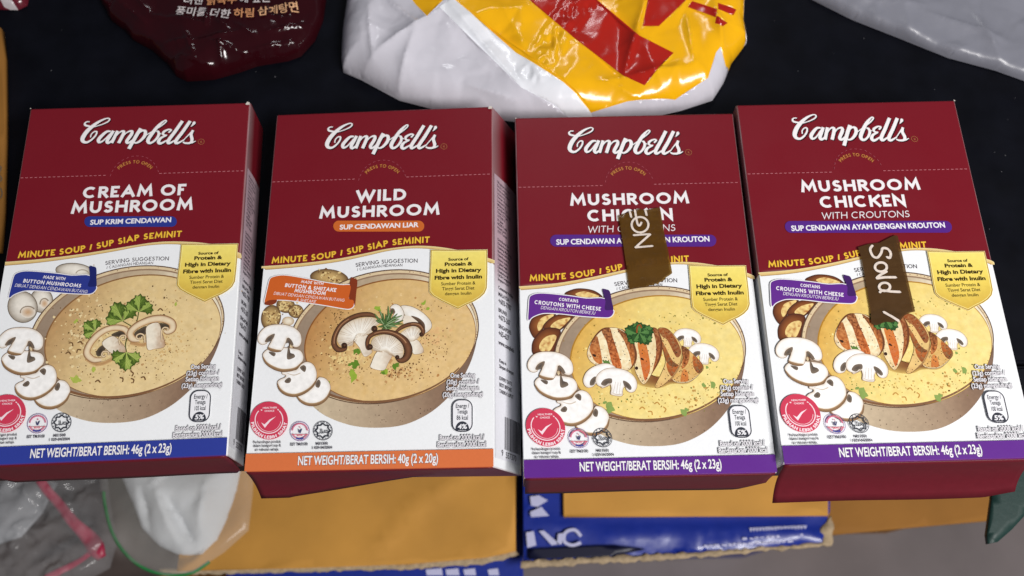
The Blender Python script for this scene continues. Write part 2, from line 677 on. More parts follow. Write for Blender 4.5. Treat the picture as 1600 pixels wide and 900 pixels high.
def panel(pr, d, Z, wave):
    """white lower panel with a gold wave along its top"""
    w = spline(Z.many(wave), n=8)
    w = [(max(.35, min(99.65, u)), v) for u, v in w]
    w[0] = (0.35, w[0][1])
    w[-1] = (99.65, w[-1][1])
    pr.part('lower_panel')
    pr.poly([(0.15, 6.8)] + [(max(.15, min(99.85, u)), v) for u, v in w] + [(99.85, 6.8)], WHITE)
    pr.part('gold_edge', M_GOLD, 'lower_panel')
    n = len(w)
    pr.stroke(w, [.35 + 1.5 * min(1, .45 + abs(i / n - .45) * 1.2) for i in range(n)], (226, 196, 128), edge=((150, 105, 45), (240, 224, 170)))
    return w


def slogan(pr, d):
    Z = ZB8.shift(ANCH['slogan'][d])
    P = Path(spline(Z.many([(175, 843), (350, 830), (495, 810), (640, 780), (755, 756), (860, 744), (968, 737)]), n=5))
    pr.part('slogan_lettering')
    pr.text('MINUTE SOUP / SUP SIAP SEMINIT', 32 * Z.k(), (238, 190, 62), path=P, width=P.l[-1], font='g', wt=.225, shear=.06)
    Z = ZB8.shift(ANCH['serv'][d])
    P = Path(spline(Z.many([(598, 860), (700, 846), (800, 839), (908, 838)]), n=4))
    pr.part('serving_lettering')
    pr.text('SERVING SUGGESTION', 20 * Z.k(), (74, 66, 72), path=P, width=P.l[-1], font='g', wt=.15)
    P = Path(spline(Z.many([(606, 880), (690, 866), (760, 859), (832, 857)]), n=4))
    pr.text('/ CADANGAN HIDANGAN', 14 * Z.k(), (74, 66, 72), path=P, width=P.l[-1], font='g', wt=.13)


def bowl(pr, d, soup, soup_dark, soup_light, wall=('a08a72', 'c9b08a')):
    Z = ZB7.shift(ANCH['bowl'][d])
    k = Z.k()

    def ell(cx, cy, a, b, sh, n=72):
        return [(cx + a * math.cos(t) + sh * math.sin(t), cy - b * math.sin(t)) for t in [2 * math.pi * i / n for i in range(n)]]
    pr.part('bowl_picture', M_PICT, 'lower_panel')
    body = spline([(330, 640), (370, 760), (460, 855), (600, 915), (740, 934), (900, 920), (1035, 862), (1140, 778), (1218, 680), (1268, 585), (1296, 500), (1308, 432)], n=6) + [(900, 420), (400, 420)]
    ca, cb, cc = lin((208, 190, 160)), lin((146, 118, 96)), lin((112, 88, 76))

    def fb(u, v):
        a, b = Z((400, 800)), Z((1290, 560))
        t = (u - a[0]) / (b[0] - a[0])
        return mixc(mixc(ca, cb, t * 1.3), cc, (t - .7) * 2.2)
    pr.grad(Z.many(body), fb, 4)
    rnd = random.Random(5 + d)
    pr.dots([Z(q) + (rnd.uniform(.12, .3),) for q in [(rnd.gauss(800, 200), rnd.uniform(810, 915)) for _ in range(40)] if inside(q, body)], (95, 72, 58))
    pr.poly(Z.many(ell(800, 440, 510, 367, 82)), (98, 74, 58))
    pr.poly(Z.many(ell(800, 440, 504, 361, 82)), (222, 200, 162))
    pr.poly(Z.many(ell(804, 444, 494, 351, 80)), (150, 122, 98))
    c1, c2, c3 = lin((150, 130, 112)), lin((196, 176, 146)), lin((240, 230, 204))
    e = ell(806, 447, 490, 346, 78)
    zc = Z((806, 447))

    def fw(u, v):
        a = math.atan2(v - zc[1], u - zc[0])
        t = (math.cos(a - R(25)) + 1) / 2
        return mixc(mixc(c1, c2, t * 1.3), c3, (t - .82) * 5)
    pr.grad(Z.many(e), fw, 3)
    pr.poly(Z.many(ell(833, 459, 462, 336, 66)), mixc(lin(soup_dark), (0, 0, 0), .35))
    so, sd, sl = lin(soup), lin(soup_dark), lin(soup_light)
    pc = Z((833, 462))

    def fs(u, v):
        x, y = (u - pc[0]) / 38, (v - pc[1]) / 28
        n = noise.noise(Vector((u * .35, v * .5, d))) * .5 + noise.noise(Vector((u * .9, v * 1.2, d + 5))) * .35
        l = mixc(so, sl, .35 + n * 1.3 + y * -.3 + x * .3 + .25 * noise.noise(Vector((u * 2.5, v * 3.5, d + 9))))
        return mixc(l, sd, max(0, -x * .85 - .25 + y * .22) * 1.25 + n * .25)
    pr.grad(Z.many(ell(835, 461, 457, 331, 66)), fs, 1.6)
    rf = random.Random(70 + d)
    sup_ = ell(835, 461, 440, 316, 62)
    for col, n_, r0, r1 in ((mixc(so, (0, 0, 0), .35), 90, .1, .3), (sl, 120, .15, .55), (mixc(so, sd, .7), 60, .2, .6)):
        q = []
        while len(q) < n_:
            t_ = (rf.gauss(800, 190), rf.gauss(470, 140))
            if inside(t_, sup_):
                q.append(Z(t_) + (rf.uniform(r0, r1),))
        pr.dots(q, tuple(int(255 * (12.92 * c if c <= .0031308 else 1.055 * c ** (1 / 2.4) - .055)) for c in col), .4, d)
    # thin shaded line along the near rim
    rim = [p for p in ell(806, 452, 492, 342, 78, 120)][62:112]
    pr.stroke(Z.many(rim), [.5 + .5 * math.sin(math.pi * i / 49) for i in range(50)], (128, 90, 62))
    rnd = random.Random(11 + d)
    rimtop = ell(802, 442, 500, 357, 81, 160)
    pr.dots([Z(rnd.choice(rimtop)) + (rnd.uniform(.12, .32),) for _ in range(60)], (140, 104, 74), seed=d)
    return Z


def specks(pr, Z, seed, zones, cols):
    rnd = random.Random(seed)
    for (cx, cy, sx, sy, n), (col, r0, r1) in zip(zones, cols):
        pr.dots([Z((rnd.gauss(cx, sx), rnd.gauss(cy, sy))) + (rnd.uniform(r0, r1),) for _ in range(n)], col, .35, seed)


def slice_cap(pr, Z, outline, edge_pts, gills, shade=None):
    o = Z.many(spline(outline, closed=True, n=5))
    k = Z.k()
    pr.soft(o, (250, 248, 245), (222, 206, 186), 1.0, .7)
    if shade:
        for s in shade:
            pr.stroke(Z.many(spline(s, n=5)), [.2 + 7 * k * math.sin(math.pi * (i + .5) / (len(s) * 5)) for i in range((len(s) - 1) * 5 + 1)], (205, 190, 172), edge=(232, 224, 214))
    if edge_pts:
        s = spline(edge_pts, n=6)
        pr.stroke(Z.many(s), [4 * k + 27 * k * math.sin(math.pi * i / (len(s) - 1)) ** .6 for i in range(len(s))], (150, 116, 82), edge=((96, 68, 46), (204, 176, 140)))
    for g in gills:
        pr.radial(Z.many(spline(g, closed=True, n=5)), (86, 76, 68), (128, 112, 96), 1.5)
        pr.stroke(Z.many(spline(g, closed=True, n=5)), 3.5 * k, (96, 80, 66), closed=True)
    pr.stroke(o, 3.4 * k, (138, 108, 82), closed=True)


S1_OUT = [(80, 240), (95, 190), (140, 140), (200, 112), (280, 105), (360, 112), (430, 140), (480, 190), (492, 250), (480, 298), (445, 320), (405, 308), (392, 280), (372, 245), (356, 236), (346, 270), (322, 325), (302, 350), (250, 348), (195, 334), (180, 314), (206, 268), (226, 214), (206, 206), (176, 228), (156, 262), (170, 272), (160, 286), (125, 296), (92, 278)]
S1_G = [[(150, 264), (178, 222), (238, 194), (224, 236), (196, 262), (172, 270)], [(344, 280), (366, 232), (398, 258), (414, 300), (388, 292), (366, 276)]]


def slices(pr, d):
    Z = ZB3.shift(ANCH['slices'][d])
    pr.part('mushroom_slice_picture', M_PICT, 'lower_panel', key='s4')
    slice_cap(pr, Z, [(445, 772), (490, 818), (545, 848), (605, 855), (670, 835), (730, 785), (762, 720), (755, 660), (720, 615), (680, 600), (645, 608), (600, 690), (520, 750)],
              [(440, 768), (480, 818), (540, 850), (610, 856), (680, 832), (735, 782), (763, 712)], [[(622, 664), (648, 624), (668, 648), (656, 692), (632, 692)]])
    pr.part('mushroom_slice_picture', M_PICT, 'lower_panel', key='s3')
    slice_cap(pr, Z, [(265, 650), (290, 620), (335, 600), (340, 580), (312, 572), (310, 550), (345, 540), (440, 530), (485, 480), (540, 455), (600, 480), (632, 550), (625, 630), (580, 690), (510, 742), (430, 768), (350, 755), (290, 710)],
              [(264, 655), (288, 712), (348, 757), (430, 770), (515, 742), (585, 690), (630, 625)], [[(478, 508), (510, 488), (532, 508), (522, 548), (496, 534)], [(334, 634), (372, 604), (392, 622), (378, 650), (346, 652)]],
              shade=[[(350, 560), (420, 580), (480, 560)]])
    pr.part('mushroom_slice_picture', M_PICT, 'lower_panel', key='s2')
    slice_cap(pr, Z, [(128, 400), (140, 365), (185, 335), (300, 320), (440, 335), (490, 360), (510, 410), (495, 460), (440, 510), (380, 530), (300, 532), (220, 505), (160, 460)],
              [(127, 405), (160, 464), (222, 508), (300, 535), (385, 532), (445, 510), (500, 455)], [[(358, 428), (366, 320), (376, 318), (382, 372), (418, 384), (424, 412)], [(186, 362), (244, 374), (236, 402), (210, 392)]],
              )
    pr.part('mushroom_slice_picture', M_PICT, 'lower_panel', key='s1')
    slice_cap(pr, Z, S1_OUT, [(176, 318), (196, 338), (250, 353), (304, 354)], S1_G)


class Affine:
    """places a drawn motif: scales, turns and moves it on another digitising sheet"""

    def __init__(self, Z, src, dst, sc, rot=0):
        self.Z, self.s, self.d, self.sc, self.c, self.n = Z, src, dst, sc, math.cos(rot), math.sin(rot)

    def __call__(self, p):
        x, y = (p[0] - self.s[0]) * self.sc, (p[1] - self.s[1]) * self.sc
        return self.Z((self.d[0] + x * self.c - y * self.n, self.d[1] + x * self.n + y * self.c))

    def many(self, pts):
        return [self(p) for p in pts]

    def k(self):
        return self.Z.k() * self.sc


def button_slice(pr, Z, x, y, sc, rot):
    A = Affine(Z, (286, 225), (x, y), sc, rot)
    pr.part('mushroom_picture', M_PICT, 'lower_panel', key='mush%g' % x)
    slice_cap(pr, A, [(80, 240), (95, 180), (150, 125), (220, 100), (290, 95), (370, 105), (440, 140), (484, 195), (494, 250), (476, 295), (438, 312), (400, 296), (376, 262), (362, 300), (366, 352), (330, 366), (262, 364), (246, 350), (246, 300), (226, 258), (206, 282), (160, 302), (104, 288)],
              None, [[(140, 272), (170, 222), (232, 206), (240, 246), (212, 256), (180, 284)], [(352, 208), (404, 222), (440, 262), (430, 286), (396, 270), (366, 250)]], shade=[[(256, 340), (306, 352), (360, 340)]])
    k = A.k()
    for dx in (-26, 0, 24):
        pr.stroke(A.many([(304 + dx, 230), (304 + dx * 1.2, 340)]), 5 * k, (214, 204, 192))


def parsley(pr, Z, x, y, size, rot, cols, key, stem=None):
    dk, md, lt = cols
    pr.part('parsley_picture', M_PICT, 'lower_panel', key=key)
    if stem:
        pr.stroke(Z.many(spline(stem, n=5)), 8 * Z.k(), dk)
    for ai, (a, ln) in enumerate(((-58, .96), (56, 1.0), (-2, 1.14))):
        an = rot + R(a)
        side = [(.16, .08), (.40, .24), (.44, .44), (.60, .36), (.68, .54), (.80, .36), (.95, .36), (.93, .15), (1.08, .0)]
        lo = [(l * ln, w) for l, w in side]
        poly = [(0, 0)] + lo + [(l, -w) for l, w in reversed(lo[:-1])]

        def tr(l, w):
            return Z((x + size * (l * math.sin(an) + w * math.cos(an)), y - size * (l * math.cos(an) - w * math.sin(an))))
        pr.radial([tr(l, w) for l, w in poly], md, dk, 1.2, n=3)
        pr.poly([tr(0.05, 0)] + [tr(l * .97, -w * .8) for l, w in lo[1:-1]] + [tr(.98 * ln, 0)], tuple(int((p + q) / 2) for p, q in zip(md, lt)))
        for l, w in ((.62, .24), (.78, .3), (.92, .18)):
            pr.stroke([tr((l - .34) * ln, 0), tr(l * ln, w)], 3 * Z.k(), dk)
            pr.stroke([tr((l - .34) * ln, 0), tr(l * ln, -w)], 4 * Z.k(), lt)
        pr.stroke([tr(0, 0), tr(.9 * ln, 0)], [6 * Z.k(), 2 * Z.k()], lt)


def ribbon(pr, Z, main, folds, col, dark, texts):
    pr.part('ribbon_picture', parent='lower_panel')
    m = Z.many(spline(main, closed=True, n=4))
    pr.stroke(m, .75, (240, 238, 240), closed=True)
    for f in folds:
        pr.poly(Z.many(spline(f, closed=True, n=4)), dark)
    pr.poly(m, col)
    for s, x, y, w, cap, wt, sh in texts:
        pr.text(s, cap * Z.k(), (240, 236, 240), at=Z((x, y)), width=w * Z.k(), font='g', wt=wt, shear=sh, rot=-.135)


def shield(pr, d):
    Z = ZB5.shift(ANCH['shield'][d])
    k = Z.k()
    out = [(98, 152), (395, 156), (698, 150), (698, 400), (692, 560), (668, 615), (620, 660), (560, 697), (460, 742), (388, 780), (310, 744), (200, 690), (118, 643), (82, 600), (82, 500), (94, 300)]
    pr.part('claim_badge', M_GOLD, 'lower_panel')
    pr.stroke(Z.many(out), 16 * k, (246, 238, 190), closed=True)
    c0, c1, c2 = lin((244, 226, 120)), lin((238, 212, 96)), lin((196, 152, 52))
    ct, cb = Z((388, 160)), Z((388, 775))

    def f(u, v):
        t = (ct[1] - v) / (ct[1] - cb[1])
        s = abs(u - ct[0]) / 15
        return mixc(mixc(c0, c1, t * 2), c2, (t - .45) * 1.6 + (s - .7) * .35)
    pr.grad(Z.many(out), f, 2.5)
    pr.stroke(Z.many(out), 9 * k, (176, 138, 48), closed=True)
    ins = [((x - 388) * .965 + 388, (y - 430) * .965 + 430) for x, y in out]
    pr.stroke(Z.many(ins), 4 * k, (250, 240, 170), closed=True)
    pr.part('badge_lettering', None, 'lower_panel')
    for s, y, w, cap, b in (('Source of', 262, 214, 31, .04), ('Protein &', 318, 296, 40, .045), ('High in Dietary', 388, 486, 42, .045), ('Fibre with Inulin', 462, 514, 42, .045),
                            ('Sumber Protein &', 526, 368, 36, .014), ('Tinggi Serat Diet', 580, 346, 36, .014), ('dengan Inulin', 634, 286, 34, .014)):
        pr.text(s, cap * k, (48, 34, 12), at=Z((388, y)), width=w * k, bold=b)


def stamps(pr, d):
    Z = ZB4.shift(ANCH['stamps'][d])
    k = Z.k()
    cx, cy, r = 285, 330, 205
    pr.part('choice_stamp', parent='lower_panel')
    pr.poly(Z.many(arc(cx, cy, r, r, 0, 354, 48)), (206, 62, 88))
    wh = (246, 226, 232)
    pr.stroke(Z.many(arc(cx, cy - 8, 150, 145, -42, 222, 30)), 10 * k, wh)
    pr.stroke(Z.many(arc(cx, cy - 12, 128, 130, 10, 170, 20)), 4 * k, wh)
    pr.poly(Z.many([(200, 350), (236, 372), (290, 320), (362, 284), (300, 335), (240, 408)]), wh)
    pr.text('HEALTHIER', 18 * k, wh, at=Z((cx + 8, 200)), width=155 * k, bold=.02)
    pr.text('CHOICE', 18 * k, wh, at=Z((cx + 3, 234)), width=105 * k, bold=.02)
    pr.dots([Z((203, 216)) + (.4,), Z((384, 214)) + (.4,)], wh, .4)
    pr.text('PILIHAN LEBIH SIHAT', 34 * k, wh, path=Path(Z.many(arc(cx, cy, 197, 197, 176, 4, 40))), width=575 * k, font='g', wt=.24)
    for i, (s, y, w) in enumerate((('Perbandingan produk', 574, 300), ('dalam kategori sup &', 614, 300), ('air rebusan sahaja.', 656, 260))):
        pr.text(s, 27 * k, (60, 56, 64), at=Z((262, y)), width=w * k, bold=.012)
    pr.part('origin_stamp', parent='lower_panel')
    x, y = 618, 445
    pr.stroke(Z.many(arc(x, y, 104, 104, 0, 352, 40)), 6 * k, (120, 84, 150), closed=True)
    pr.stroke(Z.many(arc(x, y, 82, 82, 20, 160, 20)), 15 * k, (208, 126, 150))
    pr.stroke(Z.many(arc(x, y, 82, 82, 185, 355, 30)), 15 * k, (206, 112, 140))
    pr.stroke(Z.many(arc(x, y, 82, 82, 60, 120, 12)), 18 * k, (70, 72, 150))
    pr.stroke(Z.many([(x - 90, y + 36), (x + 90, y + 36)]), 6 * k, (214, 96, 110))
    pr.poly(Z.many([(598, 420), (612, 428), (618, 446), (628, 424), (646, 416), (626, 466), (608, 462)]), (70, 72, 110))
    pr.dots([Z((618, 402)) + (.35,)], (200, 80, 100))
    pr.text('MALAYSIA', 17 * k, (214, 96, 110), at=Z((x, y + 54)), width=62 * k, bold=.03)
    pr.text('EST TM.0100', 28 * k, (80, 78, 86), at=Z((608, 600)), width=185 * k, bold=.03)
    pr.part('halal_stamp', parent='lower_panel')
    x, y = 868, 440
    dk = (56, 58, 66)
    pr.stroke(Z.many(arc(x, y, 101, 101, 0, 352, 40)), 7 * k, dk, closed=True)
    dashes(pr, Z.many(arc(x, y, 90, 90, 0, 360, 40)), .35, .9, .45, (120, 120, 128))
    pr.k += 1
    star = [(x + (80 if i % 2 == 0 else 62) * math.cos(R(22.5 * i)), y + (80 if i % 2 == 0 else 62) * math.sin(R(22.5 * i))) for i in range(16)]
    pr.stroke(Z.many(star), 13 * k, dk, closed=True)
    for st in ([(816, 462), (826, 470), (846, 452), (840, 420)], [(846, 470), (862, 456), (854, 418)], [(858, 466), (880, 462), (888, 432)], [(886, 456), (906, 462), (924, 446), (906, 436), (892, 450)]):
        pr.stroke(Z.many(spline(st, n=4)), 7 * k, dk)
    pr.text('MS1500', 26 * k, (80, 78, 86), at=Z((855, 592)), width=128 * k, bold=.03)
    pr.text('1 029-04/2004', 26 * k, (80, 78, 86), at=Z((856, 636)), width=220 * k, bold=.03)


def energy(pr, d, g, kcal, pct):
    Z = ZB6.shift(ANCH['energy'][d])
    k = Z.k()
    dk = (56, 58, 68)
    pr.part('serving_note', parent='lower_panel')
    for s, y, w in (('One Serving', 152, 196), ('(%s) contains /' % g, 202, 258), ('Setiap hidangan', 250, 262), ('(%s) mengandungi' % g, 300, 318)):
        pr.text(s, 36 * k, (236, 234, 238), at=Z((266, y)), width=w * k, bold=.02, outline=(.042, (78, 74, 82)))
    for s, y, w in (('Based on 2000 kcal /', 640, 348), ('Berdasarkan 2000 kcal', 694, 380)):
        pr.text(s, 40 * k, (236, 234, 238), at=Z((259, y)), width=w * k, bold=.02, outline=(.042, (78, 74, 82)))
    pr.part('energy_badge', parent='lower_panel')
    x0, y0, x1, y1, r = 186, 327, 340, 573, 58
    rr = arc(x0 + r, y0 + r, r, r, 180, 270, 8) + arc(x1 - r, y0 + r, r, r, 270, 360, 8) + arc(x1 - r, y1 - r, r, r, 0, 90, 8) + arc(x0 + r, y1 - r, r, r, 90, 180, 8)
    pr.poly(Z.many(rr), (238, 238, 242))
    pr.stroke(Z.many(rr), 9 * k, dk, closed=True)
    pr.poly(Z.many(arc(263, 556, 54, 62, 180, 360, 18) + [(305, 566), (221, 566)]), dk)
    for s, y, w in (('Energy /', 390, 106), ('Tenaga', 434, 82), (kcal + ' kcal', 482, 90)):
        pr.text(s, 34 * k, dk, at=Z((263, y)), width=w * k, bold=.02)
    pr.text(pct, 36 * k, (240, 240, 244), at=Z((262, 553)), width=68 * k, bold=.03, shear=.1)


def strip(pr, col, txt, u0, u1, ol):
    pr.part('weight_strip')
    pr.poly([(.15, .2), (99.85, .2), (99.85, 7.1), (.15, 7.1)], col)
    pr.part('weight_lettering', parent='weight_strip')
    pr.text(txt, 3.5, (240, 238, 240), at=((u0 + u1) / 2, 2.2), width=u1 - u0, bold=.02, outline=(.035, ol))


# ------------------------------------------------------------------ the three printed designs
def design_cream():
    pr = Press()
    w = panel(pr, 0, ZA3, [(20, 182), (200, 167), (400, 142), (600, 110), (700, 92), (800, 76), (900, 68), (1000, 70), (1100, 78), (1200, 98), (1335, 150)])
    logo(pr, ANCH['logo'][0])
    tear(pr, 0, mm(0, 37.6, 278.2)[1])
    title(pr, ZA1, [('CREAM OF', 447, 1003, 512, 580), ('MUSHROOM', 385, 1040, 592, 662)], (457, 686, 957, 743), ('SUP KRIM CENDAWAN', 488, 925, 697, 724), (44, 56, 140))
    slogan(pr, 0)
    pr.part('raw_mushroom_picture', M_PICT, 'lower_panel')
    for cx, cy, rx, ry, rot, gl in ((436, 88, 108, 44, 4, None), (245, 262, 66, 70, 0, (262, 280, 26, 30)), (134, 300, 86, 92, -20, (165, 330, 44, 34))):
        e = [(cx + rx * math.cos(t) * math.cos(R(rot)) - ry * math.sin(t) * math.sin(R(rot)), cy + rx * math.cos(t) * math.sin(R(rot)) + ry * math.sin(t) * math.cos(R(rot))) for t in [i * math.pi / 18 for i in range(36)]]
        pr.radial(ZA2.many(e), (240, 234, 222), (150, 138, 122), 3, center=ZA2((cx + rx * .15, cy - ry * .2)))
        pr.stroke(ZA2.many(e), .3, (110, 98, 84), closed=True)
        if gl:
            pr.radial(ZA2.many(arc(gl[0], gl[1], gl[2], gl[3], 0, 350, 20)), (206, 168, 128), (236, 228, 214), 1.5)
            pr.stroke(ZA2.many(arc(gl[0], gl[1], gl[2], gl[3], 170, 330, 14)), .5, (150, 134, 116))
    pr.stroke(ZA2.many(arc(484, 108, 38, 26, 190, 350, 12)), .5, (176, 164, 148))
    bowl(pr, 0, (222, 194, 138), (170, 122, 76), (236, 212, 160))
    pr.part('garnish_picture', M_PICT, 'lower_panel')
    rnd = random.Random(4)
    pr.dots([ZA((rnd.gauss(230, 150), rnd.gauss(470, 150))) + (rnd.uniform(.3, .8),) for _ in range(120)], (236, 214, 164), .4)
    pr.dots([ZA((rnd.gauss(900, 90), rnd.gauss(560, 70))) + (rnd.uniform(.2, .6),) for _ in range(60)], (214, 180, 122), .4)
    specks(pr, ZA, 2, [(250, 250, 120, 90, 60), (150, 520, 140, 120, 70), (860, 600, 150, 120, 80), (480, 800, 260, 60, 60), (850, 200, 90, 60, 26), (560, 420, 420, 260, 60)],
           [((116, 92, 56), .12, .38), ((110, 84, 54), .1, .34), ((120, 92, 58), .1, .32), ((128, 96, 62), .12, .36), ((104, 78, 48), .15, .5), ((176, 140, 90), .1, .3)])
    for x, y, a in ((66, 550, 40), (145, 540, 20), (130, 610, -30), (40, 632, 10), (848, 252, 0), (600, 810, 80), (605, 870, 70), (510, 860, 60), (300, 880, 10), (700, 850, 30)):
        A = Affine(ZA, (0, 0), (x, y), 1.0, R(a))
        pr.stroke(A.many(spline([(-22, 8), (0, -12), (24, 6)], n=4)), 12 * ZA.k(), (96, 68, 42), edge=(150, 112, 70))
    pr.dots([ZA((p[0], p[1])) + (p[2],) for p in ((95, 865, 2.0), (120, 860, 1.8), (265, 780, 1.2), (985, 200, 1.1), (110, 350, .9))], (176, 188, 84), .5)
    for i, (x, y, sz, rot, st) in enumerate(((275, 440, 106, R(-48), None), (520, 350, 152, R(-22), [(520, 350), (580, 385), (600, 400)]), (660, 270, 132, R(8), [(660, 270), (650, 330), (640, 350)]))):
        parsley(pr, ZA, x, y, sz, rot, ((58, 78, 28), (116, 144, 58), (172, 190, 98)), 'ap%d' % i, st)
    # halved mushrooms
    for key, cap, ws, gl, stem, curls, shd in (
            ('am1', [(335, 690), (262, 690), (208, 640), (222, 570), (282, 490), (362, 432), (450, 408), (530, 418), (562, 452), (552, 492)], [34, 50, 54, 54, 54, 52, 50, 48, 42, 20],
             [[(286, 640), (300, 600), (340, 565), (372, 590), (340, 640), (310, 662)], [(420, 472), (500, 436), (545, 452), (530, 482), (480, 490)]],
             [(340, 540), (430, 482), (500, 530), (556, 618), (450, 640), (390, 610)], [[(400, 650), (392, 622), (352, 618), (336, 645), (352, 664), (372, 652)], [(500, 560), (488, 510), (510, 478), (545, 480), (540, 510), (516, 512)]], [(200, 680), (300, 730), (420, 690), (440, 650)]),
            ('am2', [(668, 520), (604, 505), (588, 452), (640, 395), (720, 355), (800, 332), (880, 332), (950, 365), (958, 420), (915, 448), (884, 436)], [30, 56, 56, 56, 60, 62, 62, 60, 56, 42, 20],
             [[(620, 480), (640, 440), (726, 394), (744, 440), (700, 480), (650, 500)], [(830, 372), (936, 380), (940, 412), (890, 420), (850, 440)]],
             [(732, 398), (830, 364), (862, 440), (892, 568), (800, 596), (740, 600), (728, 500)], [[(716, 540), (708, 480), (676, 462), (644, 478), (648, 504), (680, 506), (690, 486)], [(866, 520), (862, 440), (884, 408), (916, 412), (916, 432)]], [(590, 540), (700, 560), (720, 530)])):
        pr.part('mushroom_picture', M_PICT, 'lower_panel', key=key)
        pr.stroke(ZA.many(spline(shd, n=5)), 34 * ZA.k(), (186, 144, 96), edge=(212, 176, 124))
        k = ZA.k()
        for g in gl:
            pr.radial(ZA.many(spline(g, closed=True, n=4)), (62, 54, 46), (98, 84, 66), 1.5)
        s = ZA.many(spline(stem, closed=True, n=4))
        c0, c1 = lin((240, 230, 210)), lin((172, 128, 86))
        a0, a1 = ZA((stem[0][0] - 10, 500))[0], ZA((max(q[0] for q in stem), 500))[0]
        pr.grad(s, lambda u, v: mixc(c0, c1, ((u - a0) / (a1 - a0) - .35) * 1.2 + .35 * noise.noise(Vector((u * 3.5, v * .4, 1)))), .8)
        pr.stroke(s, 3 * k, (128, 92, 60), closed=True)
        c = spline([p + (w,) for p, w in zip(cap, ws)], n=6)
        pr.stroke(ZA.many(c), [q[2] * k * 1.14 for q in c], (146, 104, 66))
        pr.stroke(ZA.many(c), [q[2] * k for q in c], (236, 216, 182), edge=((196, 152, 104), (150, 100, 58)), p=1.4)
        for cu in curls:
            q = spline(cu, n=6)
            pr.stroke(ZA.many(q), 17 * k, (108, 72, 46))
            pr.stroke(ZA.many(q), 11 * k, (228, 204, 166))
    parsley(pr, ZA, 555, 625, 138, R(186), ((58, 80, 28), (124, 150, 60), (184, 198, 106)), 'ap9', [(555, 625), (545, 560), (560, 500)])
    slices(pr, 0)
    o = off(0, (15.5, 466), (825.8, 501), 2)
    ribbon(pr, ZC2.shift(o), [(80, 235), (110, 205), (180, 190), (300, 196), (500, 218), (650, 240), (830, 244), (834, 350), (915, 357), (915, 395), (880, 426), (800, 428), (600, 415), (400, 392), (250, 385), (180, 395), (110, 425), (78, 455), (66, 440), (72, 330)],
           [[(812, 150), (850, 150), (885, 170), (905, 270), (917, 358), (830, 352), (832, 240)]], (46, 58, 142), (30, 38, 104),
           [('MADE WITH', 480, 276, 225, 34, .2, .1), ('BUTTON MUSHROOMS', 470, 334, 590, 40, .22, .08), ('DIBUAT DENGAN CENDAWAN BUTANG', 470, 384, 740, 34, .12, .2)])
    shield(pr, 0)
    stamps(pr, 0)
    energy(pr, 0, '23g', '105', '5%')
    u0, u1 = mm(0, 48.5, 710)[0], mm(0, 269.5, 700)[0]
    strip(pr, (48, 62, 150), 'NET WEIGHT/BERAT BERSIH: 46g (2 x 23g)', u0, u1, (34, 42, 110))
    return pr, w


def shiitake(pr, key, gills, hub, band, ws, stem, curls, nlines):
    k = ZB.k()
    pr.part('mushroom_picture', M_PICT, 'lower_panel', key=key)
    if stem:
        s = ZB.many(spline(stem, closed=True, n=4))
        c0, c1 = lin((242, 234, 218)), lin((176, 140, 104))
        a0, a1 = min(q[0] for q in s), max(q[0] for q in s)
        pr.grad(s, lambda u, v: mixc(c0, c1, ((u - a0) / (a1 - a0) - .4) * 1.1 + .25 * noise.noise(Vector((u * 2.5, v * .6, 1)))), .9)
        pr.stroke(s, 3 * k, (140, 108, 78), closed=True)
    g = spline(gills, closed=True, n=5)
    pr.radial(ZB.many(g), (250, 246, 236), (214, 196, 170), 2)
    for i in range(nlines):
        q = g[int(i / nlines * len(g))]
        a = (hub[0] + (q[0] - hub[0]) * .35, hub[1] + (q[1] - hub[1]) * .35)
        b = (hub[0] + (q[0] - hub[0]) * .97, hub[1] + (q[1] - hub[1]) * .97)
        pr.k -= .6
        pr.stroke(ZB.many([a, b]), [1.2 * k, 3.6 * k], (180, 152, 122))
    c = spline([p + (w,) for p, w in zip(band, ws)], n=7)
    pr.stroke(ZB.many(c), [q[2] * k * 1.38 for q in c], (48, 32, 24))
    pr.stroke(ZB.many(c), [q[2] * k * 1.26 for q in c], (124, 82, 56), edge=((60, 40, 30), (70, 46, 34)), p=.7)
    hi = c[len(c) // 3:len(c) * 2 // 3]
    pr.stroke(ZB.many([(q[0] + 2, q[1] - 3) for q in hi]), [q[2] * k * .22 for q in hi], (186, 142, 104), edge=(128, 86, 58))
    for (x, y, r) in curls:
        pr.radial(ZB.many(arc(x, y, r, r, 0, 350, 16)), (98, 68, 50), (46, 30, 24), 1.5)
        pr.stroke(ZB.many(arc(x + r * .1, y, r * .5, r * .5, 20, 300, 12)), 5 * k, (24, 16, 14))


